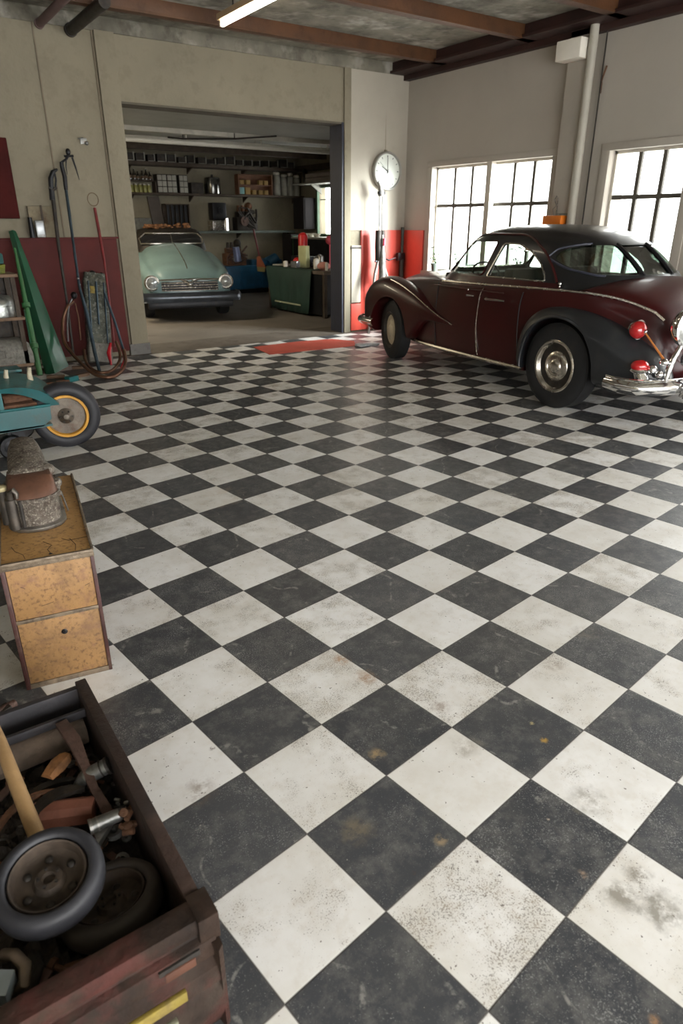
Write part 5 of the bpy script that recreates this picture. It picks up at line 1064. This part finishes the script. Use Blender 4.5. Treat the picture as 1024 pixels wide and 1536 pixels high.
for i in range(4): k = MB(); z = .485+.038*i; k.tube([(-.015,-.46,z),(.0,-.3,z),(.01,0,z),(.0,.3,z),(-.015,.46,z)], .009, 6); k.build('grille_bar', M_TRIMC, gri)
k = MB(); k.tube([(.0,-.14,.655),(.01,-.06,.62),(.02,0,.58),(.01,.06,.62),(.0,.14,.655)], [.018,.024,.03,.024,.018], 8); k.ball((.02,0,.575),.045,(.6,1,1)); k.build('bonnet_badge', M_CHROME, gc)
k = MB(); k.tube([(-.03,-.48,.645),(.0,-.3,.65),(.01,0,.655),(.0,.3,.65),(-.03,.48,.645)], .012, 8); k.build('grille_top_bar', M_CHROME, gc)
for sg in (1,-1):
    mx = Matrix.Translation((-.09,sg*.60,.60)) @ Matrix.Rotation(math.radians(90),4,'Y')
    k = MB(); k.lathe([(.06,-.12),(.118,-.05),(.125,.02),(.120,.045),(.100,.05),(.094,.035)], 28, mx); hl = k.build('headlamp_ring', M_TRIMC, gc)
    k = MB(); k.lathe([(.097,.03),(.07,.055),(.001,.068)], 24, mx); k.build('headlamp_glass', MC['frosted lamp glass'], hl)
k = MB(); rings = []
pts = [(-.25,.80),(-.02,.80),(.06,.74),(.10,.4),(.11,0),(.10,-.4),(.06,-.74),(-.02,-.80),(-.25,-.80)]
k.loft(flatbar(catmull(pts,4), .385, .075, .02, .04)); k.build('front_bumper', mat('dull dark bumper',(.10,.11,.125),.3,.7,var=.25,vs=5,dirt=(.05,.045,.04),damt=.3), gc)
k = MB(); k.box((-.10,-.70,.20),(.0,.70,.31),.03); k.build('front_valance', M_BLACK, gc)
for sg in (1,-1):
    for xc in (-.78,-3.1):
        mx = Matrix.Translation((xc,sg*.64,.32)) @ Matrix.Rotation(math.radians(-90*sg),4,'X'); k = MB(); k.lathe([(.19,-.08),(.30,-.085),(.32,-.05),(.32,.05),(.30,.085),(.19,.08)], 36, mx, closed=True); ty = k.build('tyre', M_RUBBER, gc)
        k = MB(); k.lathe([(.19,-.05),(.19,.07),(.12,.05),(.07,.08),(.001,.085)], 28, mx); k.build('wheel_disc', M_TRIMC, ty)
# shelves of the back wall
M_SHGR = mat('grey green shelf', (.09,.11,.095), .7, var=.25, vs=5, dirt=GRIME, damt=.3)
def shelf(nm, label, z, x0, x1, t, m, d=.36):
    s_ = thing(nm, label, 'shelf', (x0,7.0,z)); k = MB(); k.box((0,-d,-t),(x1-x0,-.002,0),.004); k.build('shelf_board', m, s_)
    for i in range(5):
        x = lerp(.15,x1-x0-.15,i/4); k = MB(); k.prism([(-.03,-t),(-d*.8,-t),(-.03,-t-.12)], x-.012, x+.012, 'x'); k.build('bracket', M_WOODD, s_)
    return s_
shelf('wall_shelf', 'topmost dark shelf just under the workshop ceiling', 2.66, -3.2, 2.38, .07, M_WOODD, .42)
shelf('wall_shelf', 'middle dark shelf carrying jars, boxes and canisters', 2.08, -3.2, 2.38, .04, M_WOODD)
shelf('wall_shelf', 'lowest grey green shelf behind the sea green car', 1.33, -3.2, 2.1, .05, M_SHGR)
M_CARD = mat('brown carton', (.13,.085,.05), .8, var=.3); M_WHT = mat('dull white paint', (.30,.29,.25), .6, var=.15, dirt=(.15,.12,.08), damt=.2)
def crateish(loc, w, d, h, m, nm, label, cat, grp=None, front=None):
    k = MB(); k.box((-w/2,-d/2,0),(w/2,d/2,h),.004); o = k.build(nm, m); tag(o, label, cat, grp); o.location = loc; return o
def copyt(o, loc, rz=0., label=None, sc=None):
    c = o.copy(); COL.objects.link(c); c.location = loc; c.rotation_euler = (0,0,rz)
    for ch in [q for q in bpy.data.objects if q.parent == o]: d_ = ch.copy(); COL.objects.link(d_); d_.parent = c
    if label: c['label'] = label
    if sc: c.scale = sc
    return c
rr = random.Random(12)
p0 = thing('small_box', 'small dark open box standing in the row on the topmost workshop shelf', 'box', (-1.75,6.80,2.661), 0, 'boxes on the topmost shelf')
k = MB(); k.box((-.085,-.10,0),(.085,.10,.15),.004); k.build('box_body', M_BLACKM, p0); k = MB(); k.box((.085,-.11,0),(.105,-.09,.17)); k.box((-.08,-.104,.0),(.08,-.10,.02)); k.build('pale_divider', M_WHT, p0)
for i in range(1,18): copyt(p0, (-1.75+.225*i, 6.80+rr.uniform(-.03,.03), 2.661), 0, None, (rr.uniform(.8,1.1),1,rr.uniform(.7,1.15)))
M_BOT = mat('dark bottle glass', (.02,.017,.012), .2, var=.2, coat=.5, bump=0)
bt = thing('bottle', 'dark bottle in the row at the left end of the middle shelf', 'bottle', (-1.72,6.86,2.32), 0, 'bottles on the middle shelf')
k = MB(); k.lathe([(.001,0),(.036,0),(.038,.01),(.038,.11),(.016,.15),(.014,.19),(.018,.195),(.018,.21),(.001,.21)], 14); k.build('bottle_glass', M_BOT, bt)
k = MB(); k.lathe([(.0385,.03),(.0387,.09)], 14); k.build('paper_label', M_CARD, bt)
for i in range(1,6): copyt(bt, (-1.72+.085*i, 6.86+rr.uniform(-.03,.03), 2.32), 0, None, (1,1,rr.uniform(.75,1.05)))
rk = thing('jar_rack', 'low rack of yellowish jars under the row of dark bottles', 'rack', (-1.45,6.86,2.081)); k = MB(); k.box((-.34,-.10,.215),(.24,.10,.235)); k.box((.22,-.10,0),(.24,.10,.235)); k.box((-.36,-.10,0),(-.34,.10,.235)); k.build('rack_frame', M_WOODD, rk)
jr = thing('glass_jar', 'yellow green jar inside the low rack on the middle shelf', 'jar', (-1.74,6.80,2.082), 0, 'jars in the low rack'); k = MB(); k.lathe([(.001,0),(.04,0),(.042,.01),(.042,.12),(.034,.14),(.001,.14)], 14); k.build('jar_glass', mat('yellow green jar',(.22,.21,.05),.3,var=.5,vs=6), jr); k = MB(); k.cyl((0,0,.14),(0,0,.165),.036,seg=14); k.build('jar_lid', M_WHT, jr)
for i in range(1,5): copyt(jr, (-1.74+.095*i, 6.80, 2.082))
for i, (x, w) in enumerate(((-1.08,.22),(-.86,.22),(-.60,.20))):
    dw = thing('drawer_unit', ['left white small parts drawer unit on the middle shelf','middle white small parts drawer unit on the middle shelf','right white small parts drawer unit, separate from the other two'][i], 'drawers', (x,6.86,2.081), 0, None); k = MB(); k.box((-w/2,-.10,0),(w/2,.10,.36),.004); k.build('drawer_case', M_BLACKM, dw)
    for a in range(2):
        for b in range(3):
            k = MB(); k.box((-w/2+.012+a*(w/2-.008),-.108,.015+b*.115),(-w/2+.002+(a+1)*(w/2-.008),-.10,.115+b*.115),.003); k.build('drawer', M_WHT, dw)
kt = thing('stock_pot', 'dark pot with a bright highlight on the middle shelf', 'pot', (.10,6.82,2.081)); k = MB(); k.lathe([(.001,0),(.17,0),(.175,.02),(.175,.30),(.165,.33),(.03,.35),(.001,.35)], 28); k.build('pot_body', mat('dark polished metal',(.16,.16,.15),.15,.9,var=.2), kt); k = MB(); k.ball((0,0,.37),.03); k.build('lid_knob', M_BLACK, kt)
k = MB(); k.box((-.16,-.10,0),(.12,.1,.22),.01); o = tag(k.build('meter_box', M_BLACKM), 'dark meter box between the drawer units and the pot', 'box'); o.location = (-.27,6.85,2.081)
pg = thing('pigeonhole_box', 'brown wooden pigeonhole box with small packets on the middle shelf', 'box', (.70,6.95,2.081))
k = MB()
for x in (0,.85): k.box((x-.012,-.24,0),(x+.012,-.05,.42))
for z in (0,.20,.41): k.box((0,-.24,z),(.85,-.05,z+.014))
k.box((0,-.06,0),(.85,-.045,.42)); k.build('box_frame', mat('brown box wood',(.14,.06,.03),.7,var=.3), pg)
pk = tag(MB().box((-.06,-.05,0),(.06,.05,.14),.004).build('packet', mat('ochre packet',(.30,.19,.06),.7,var=.2)), 'ochre packet standing in the brown pigeonhole box', 'packet', 'ochre packets in the pigeonholes'); pk.location = (.94,6.80,2.096)
pc_ = pk
for i, (x, z) in enumerate(((1.10,2.096),(1.27,2.096),(1.42,2.096),(.80,2.296),(.96,2.296),(1.28,2.296),(1.42,2.296))): copyt(pk, (x,6.80,z), 0, None, (.8,1,.65))
o = tag(MB().box((-.06,-.05,0),(.06,.05,.14),.004).build('packet', mat('pale teal packet',(.16,.32,.32),.6)), 'pale teal packet at the left of the pigeonhole box', 'packet'); o.location = (.79,6.80,2.096)
cn = thing('tall_canister', 'tall grey white canister at the right of the middle shelf', 'canister', (1.73,6.82,2.081), 0, 'tall canisters on the middle shelf'); k = MB(); k.lathe([(.001,0),(.085,0),(.088,.02),(.088,.22),(.080,.225),(.088,.23),(.088,.42),(.07,.44),(.001,.44)], 20); k.build('canister_body', M_WHT, cn); k = MB(); k.lathe([(.075,.44),(.078,.48),(.06,.50),(.001,.50)], 20); k.build('canister_lid', M_TRIMW, cn)
for i, x in enumerate((1.93,2.10,2.27)): copyt(cn, (x,6.82,2.081), 0, None, (.9,.9,(.92,.98,.9)[i]))
# things on the lowest shelf
k = MB(); k.box((-.13,-.02,0),(.13,.02,.68),.01); o = tag(k.build('leaning_case', mat('brown grey case',(.07,.055,.045),.6)), 'tall narrow brown case leaning on the lowest shelf', 'case'); o.location = (-1.20,6.84,1.345); o.rotation_euler = (math.radians(-7),math.radians(-5),0)
cr = thing('bottle_crate', 'dark slatted crate on the lowest shelf behind the car roof', 'crate', (-.80,6.84,1.332)); k = MB(); k.box((-.27,-.12,0),(.27,.12,.02)); k.box((-.27,.10,0),(.27,.12,.54)); k.box((.25,-.12,0),(.27,.12,.54)); k.box((-.27,-.12,.52),(.27,.12,.54)); k.build('crate_body', M_WOODD, cr)
for i in range(5): k = MB(); x = -.22+.1*i; k.box((x-.03,-.125,.02),(x+.03,-.11,.52),.003); k.build('slat', M_BLACK, cr)
o = tag(MB().box((-.22,-.10,0),(.22,.10,.26),.02).build('grey_carton', mat('grey speckled carton',(.13,.13,.115),.8,var=.4,vs=16)), 'grey speckled carton at the left end of the lowest shelf', 'carton'); o.location = (-1.62,6.84,1.332)
cm = thing('coffee_machine', 'silver and black machine on the lowest shelf right of the car', 'machine', (.17,6.82,1.332)); k = MB(); k.box((-.19,-.14,0),(.19,.14,.22),.02); k.build('machine_base', M_TRIMC, cm); k = MB(); k.box((-.16,-.12,.22),(.18,.13,.58),.03); k.cyl((.02,-.16,.42),(.02,-.10,.42),.06); k.build('machine_head', M_BLACK, cm); k = MB(); k.cyl((.15,-.14,.0),(.15,-.14,.26),.045); k.build('bright_cylinder', M_CHROME, cm)
def engine(nm, label, loc, sc, sd, mats):
    t = thing(nm, label, 'engine', loc); q = random.Random(sd)
    parts = ('engine_block','cylinder_head','pipework','pulley')
    for pi, pn in enumerate(parts):
        k = MB()
        if pi == 0: k.box((-.26,-.13,.0),(.26,.13,.28),.03); k.box((-.2,-.11,.26),(.15,.11,.40),.03)
        if pi == 1:
            for i in range(4): k.cyl((-.15+.1*i,0,.38),(-.15+.1*i,0,.52),.045,.03)
            k.ball((.1,0,.5),.09)
        if pi == 2:
            for i in range(8): a = [Vector((q.uniform(-.28,.28),q.uniform(-.18,-.12),q.uniform(.03,.5))) for _ in range(3)]; k.tube(catmull([tuple(v) for v in a],4), q.uniform(.012,.024), 8)
        if pi == 3:
            c = (q.uniform(-.1,.12),-.15,q.uniform(.15,.30)); r_ = q.uniform(.07,.10); k.cyl(c,(c[0],c[1]-.04,c[2]),r_); k.cyl((c[0],c[1]-.03,c[2]),(c[0],c[1]-.06,c[2]),r_*.4)
        o = k.build(pn, mats[pi], t)
    t.scale = (sc,sc,sc); return t
engine('spare_engine', 'dark greasy engine sitting on the lowest shelf', (.86,6.83,1.332), 1.02, 4, (M_BLACKM,M_RUST,M_BLACKM,M_LEVER))
# broom, blue machine, floor standing engine
br = thing('broom', 'broom with dark handle and orange head leaning by the blue machine', 'broom', (0.851,6.080,0.472)); bb_ = Vector((0.851,6.080,0.472)); k = MB(); k.tube([rel((0.826,6.080,0.646),bb_),rel((0.701,6.120,1.363),bb_)], .018, 10); k.build('handle', M_REDT, br)
k = MB(); k.loft([[rel(p,bb_) for p in ((0.716,6.050,0.792),(0.801,6.050,0.804),(0.839,6.120,0.801),(0.752,6.120,0.789))],[rel(p,bb_) for p in ((0.693,6.030,0.581),(0.932,6.030,0.544),(0.992,6.140,0.537),(0.751,6.140,0.574))]]); k.build('brush_head', mat('orange broom head',(.42,.11,.04),.7,var=.2), br)
k = MB(); k.loft([[rel(p,bb_) for p in ((0.693,6.030,0.581),(0.915,6.030,0.559),(0.975,6.140,0.552),(0.751,6.140,0.574))],[rel(p,bb_) for p in ((0.704,6.030,0.480),(0.893,6.030,0.459),(0.952,6.140,0.451),(0.762,6.140,0.472))]]); k.build('bristles', mat('yellow bristles',(.35,.28,.10),.8,var=.2), br)
M_BLU = mat('deep blue enamel', (.012,.075,.15), .4, var=.25, vs=4, dirt=(.02,.03,.04), damt=.3)
bm_ = thing('blue_machine', 'deep blue machine cabinet with black plinth behind the cars', 'machine', (.85,6.45,0)); k = MB(); k.box((-.85,-.25,.09),(.85,.25,.60),.03); k.build('cabinet', M_BLU, bm_); k = MB(); k.box((-.80,-.22,.0),(.80,.22,.09)); k.build('plinth', M_BLACK, bm_)
k = MB(); k.cyl((.30,-.1,.60),(.55,-.1,.74),.16,.12); k.box((-.15,-.2,.58),(.65,.2,.72),.05); k.build('hood', M_BLU, bm_); k = MB(); k.box((-.5,-.26,.16),(.0,-.25,.5)); k.box((.1,-.26,.16),(.7,-.25,.5)); k.build('door_panels', MC['deep blue enamel'], bm_)
e2 = engine('standing_engine', 'brown and black engine with a blue grey cylinder standing on the blue machine', (.32,6.40,.601), .95, 7, (M_RUST,M_BLACKM,M_LEVER,M_STEEL)); k = MB(); k.tube([(.0,-.2,.10),(-.04,-.2,.42)], [.09,.08], 16); k.build('blue_cylinder', mat('blue grey cylinder',(.13,.15,.25),.3,.3), e2)
# dark cabinets in the far corner
for (nm, lab_, a, b) in (('steel_cupboard','tall black cupboard hanging on the workshop side wall',(2.05,6.15,1.36),(2.38,6.62,2.03)),('base_cupboard','black cupboard with green door in the far workshop corner',(1.72,6.2,0),(2.38,6.62,1.25))):
    t = thing(nm, lab_, 'cupboard', a); w_ = [b[i]-a[i] for i in range(3)]; k = MB(); k.box((0,0,0),w_,.006); k.build('cupboard_body', mat('near black cupboard',(.012,.009,.010),.85), t); k = MB(); k.box((.03,-.014,.03),(w_[0]-.02,-.001,w_[2]-.03),.003); k.build('cupboard_door', M_GRN if nm[0] == 'b' else MC['near black cupboard'], t)
ctr = thing('side_counter', 'cream side counter below the workshop window', 'counter', (1.7,4.2,0)); k = MB(); k.box((0,0,1.16),(.69,1.97,1.20),.004); k.build('counter_top', M_WHT, ctr); k = MB(); k.box((.05,.02,.0),(.69,1.95,1.16)); k.build('counter_base', M_BLACK, ctr)
shr = thing('side_shelf', 'cream side shelf above the workshop window', 'shelf', (2.0,5.0,2.30)); k = MB(); k.box((0,0,0),(.398,1.55,.03),.003); k.build('shelf_board', M_WHT, shr); k = MB(); k.prism([(.39,0),(.39,-.2),(.1,0)], .9, .93, 'y'); k.build('bracket', M_WHT, shr)
for i in range(2): o = tag(MB().box((-.16,-.5,0),(.16,.5,.09),.02).build('folded_sheet', mat('folded grey sheet',(.24,.20,.17),.8,var=.2)), ['lower folded grey sheet on the side shelf','upper folded grey sheet on the side shelf'][i], 'sheet'); o.location = (2.2,5.55,2.331+.092*i)
o = tag(MB().lathe([(.001,0),(.06,0),(.06,.26),(.03,.30),(.001,.30)],16).build('black_bottle', M_BOT), 'black bottle at the far end of the side shelf', 'bottle'); o.location = (2.2,6.3,2.331)
for i, (y, lb) in enumerate(((5.95,'white bowl nearest the far wall on the side counter'),(5.70,'second white bowl on the side counter'),(5.45,'third white bowl on the side counter nearest the window'))): o = tag(MB().lathe([(.001,0),(.05,0),(.10,.07),(.095,.07),(.045,.01),(.001,.01)],18).build('white_bowl', M_TRIMW), lb, 'bowl'); o.location = (1.95,y,1.201)
# workbench with green drape
M_DRAPE = mat('dark green drape', (.016,.042,.030), .65, var=.2, vs=3, dirt=(.04,.05,.035), damt=.2, ds=5, bump=.15)
wb = thing('workbench', 'cluttered workbench just inside the doorway on the right', 'workbench', (-.47,1.45,0))
k = MB(); k.box((0,0,.70),(.80,1.98,.75),.006); k.build('bench_top', mat('brown bench top',(.12,.09,.065),.7,var=.3,vs=6,dirt=GRIME,damt=.3), wb)
for x, y in ((.04,.04),(.74,.04),(.04,1.92),(.74,1.92)): k = MB(); k.box((x-.03,y-.03,0),(x+.03,y+.03,.70)); k.build('leg', M_WOODD, wb)
k = MB(); k.box((.02,.10,.04),(.76,1.94,.70)); k.build('cupboard', M_BLACK, wb)
dr = thing('green_drape', 'dark green drape hanging over the front of the workbench', 'drape', (-.48,1.95,.752))
k = MB(); rows = []; NN = 40
for z, a, b, o_ in ((.004,-.12,1.44,.30),(.006,-.14,1.45,.0),(-.02,-.14,1.45,-.02),(-.25,-.12,1.36,-.035),(-.5,-.10,1.27,-.04),(-.72,-.07,1.20,-.05)):
    rows.append([(o_+(.012*math.sin(j*.9)*max(0,-z) if z < 0 else 0), lerp(a,b,j/NN), z) for j in range(NN+1)])
k.loft(rows, cap=False, closed=False); o = k.build('cloth', M_DRAPE, dr, ang=80); md = o.modifiers.new('t','SOLIDIFY'); md.thickness = .005
k = MB(); k.box((-.062,.16,-.60),(-.052,1.08,-.575),.002); k.build('pale_hem_strip', mat('pale hem',(.36,.38,.25),.7), dr)
def onbench(nm, label, cat, loc, k, m, rot=0.): o = k.build(nm, m); tag(o, label, cat); o.location = (loc[0],loc[1],.764 if len(loc) < 3 else loc[2]); o.rotation_euler = (0,0,rot); return o
M_RD = mat('bright red plastic', (.60,.02,.02), .35, var=.15); M_PK = mat('pale pink cloth', (.62,.28,.22), .8, var=.2, vs=18)
def canr(r, h): k = MB(); k.lathe([(.001,0),(r,0),(r,h*.88),(r*.8,h*.94),(r*.45,h*.97),(r*.42,h),(.001,h)], 20); return k
st2 = onbench('black_case', 'black tool case at the back of the workbench', 'case', (.05,2.9), MB().box((-.10,-.32,0),(.12,.32,.17),.01), M_BLACK)
onbench('red_canister', 'tall bright red canister standing on the black tool case', 'canister', (.04,2.93,.936), canr(.085,.40), M_RD)
onbench('red_bag', 'small red bag beside the pale yellow box on the workbench', 'bag', (-.24,2.68), MB().ball((0,0,.08), .09, (.9,1.1,.95)), M_RD)
onbench('yellow_box', 'pale yellow carton standing upright on the workbench', 'box', (-.22,2.48), MB().box((-.05,-.09,0),(.05,.09,.36),.004), mat('pale yellow card',(.50,.50,.25),.7,var=.1), .3)
onbench('white_cup', 'white mug near the left end of the workbench', 'mug', (-.38,2.86), canr(.045,.10), M_TRIMW)
onbench('paper_pile', 'flat grey paper pile at the far left end of the workbench', 'papers', (-.25,3.15), MB().box((-.14,-.16,.008),(.14,.16,.028),.003), M_WHT, .3)
onbench('glass_block', 'greyish glass block in front of the yellow carton', 'block', (-.38,2.52), MB().box((-.04,-.10,0),(.04,.10,.11),.01), mat('grey glassy',(.22,.22,.22),.15,.3))
onbench('pink_rag', 'crumpled pale pink rag on the near right of the workbench', 'rag', (-.30,1.72), MB().ball((0,0,.06), .11, (1,1.1,.62)), M_PK)
onbench('white_tin', 'white tin just behind the pink rag', 'tin', (-.28,1.98), canr(.05,.17), M_TRIMW)
onbench('red_lamp', 'dark pinkish red lamp head on a stem at the right of the bench', 'lamp', (.0,1.98), MB().ball((0,0,.46), .075).cyl((0,0,0),(0,0,.42),.012).cyl((0,0,0),(0,0,.02),.05), mat('pinkish red enamel',(.42,.05,.07),.4))
engine('bench_engine', 'dark carburettor assembly in the middle of the workbench', (-.02,2.32,.753), .40, 15, (M_BLACKM,M_STEEL,M_STEEL,M_BLACK)).rotation_euler = (0,0,-PI/2)
onbench('silver_jug', 'small silver jug between the dark assembly and the red lamp', 'jug', (-.12,2.08), canr(.05,.22), M_STEEL)
onbench('small_bottle', 'tiny pale bottle at the right end of the workbench', 'bottle', (-.36,1.54), canr(.025,.13), M_TRIMW)
onbench('brown_jug', 'brown jug standing near the right end of the workbench', 'jug', (-.10,1.66), canr(.06,.24), M_RUST)
# conduit under the workshop ceiling
for y, z, lb in ((4.30,2.80,'cream pipe crossing under the workshop ceiling, the lower one'),(4.55,2.86,'cream pipe crossing under the workshop ceiling, the upper one')):
    k = MB(); k.tube([(-3.5,0,0),(2.3,0,0)], .04, 10)
    for x in (-3,-1.5,0,1.5): k.cyl((x,0,0),(x,0,2.93-z),.012)
    o = tag(k.build('ceiling_pipe', M_TRIMW), lb, 'pipe'); o.location = (0,y,z)
k = MB(); k.tube([(-.4,3.0,2.86),(-.9,3.6,2.84),(-1.6,4.2,2.85),(-1.8,4.4,2.88)], .014, 8); k.tube([(-1.6,4.2,2.85),(-1.6,4.2,2.93)],.01); k.tube([(-.9,3.6,2.84),(-.9,3.6,2.93)],.01); tag(k.build('ceiling_cable', M_BLACKM), 'dark sagging cable under the workshop ceiling', 'cable')
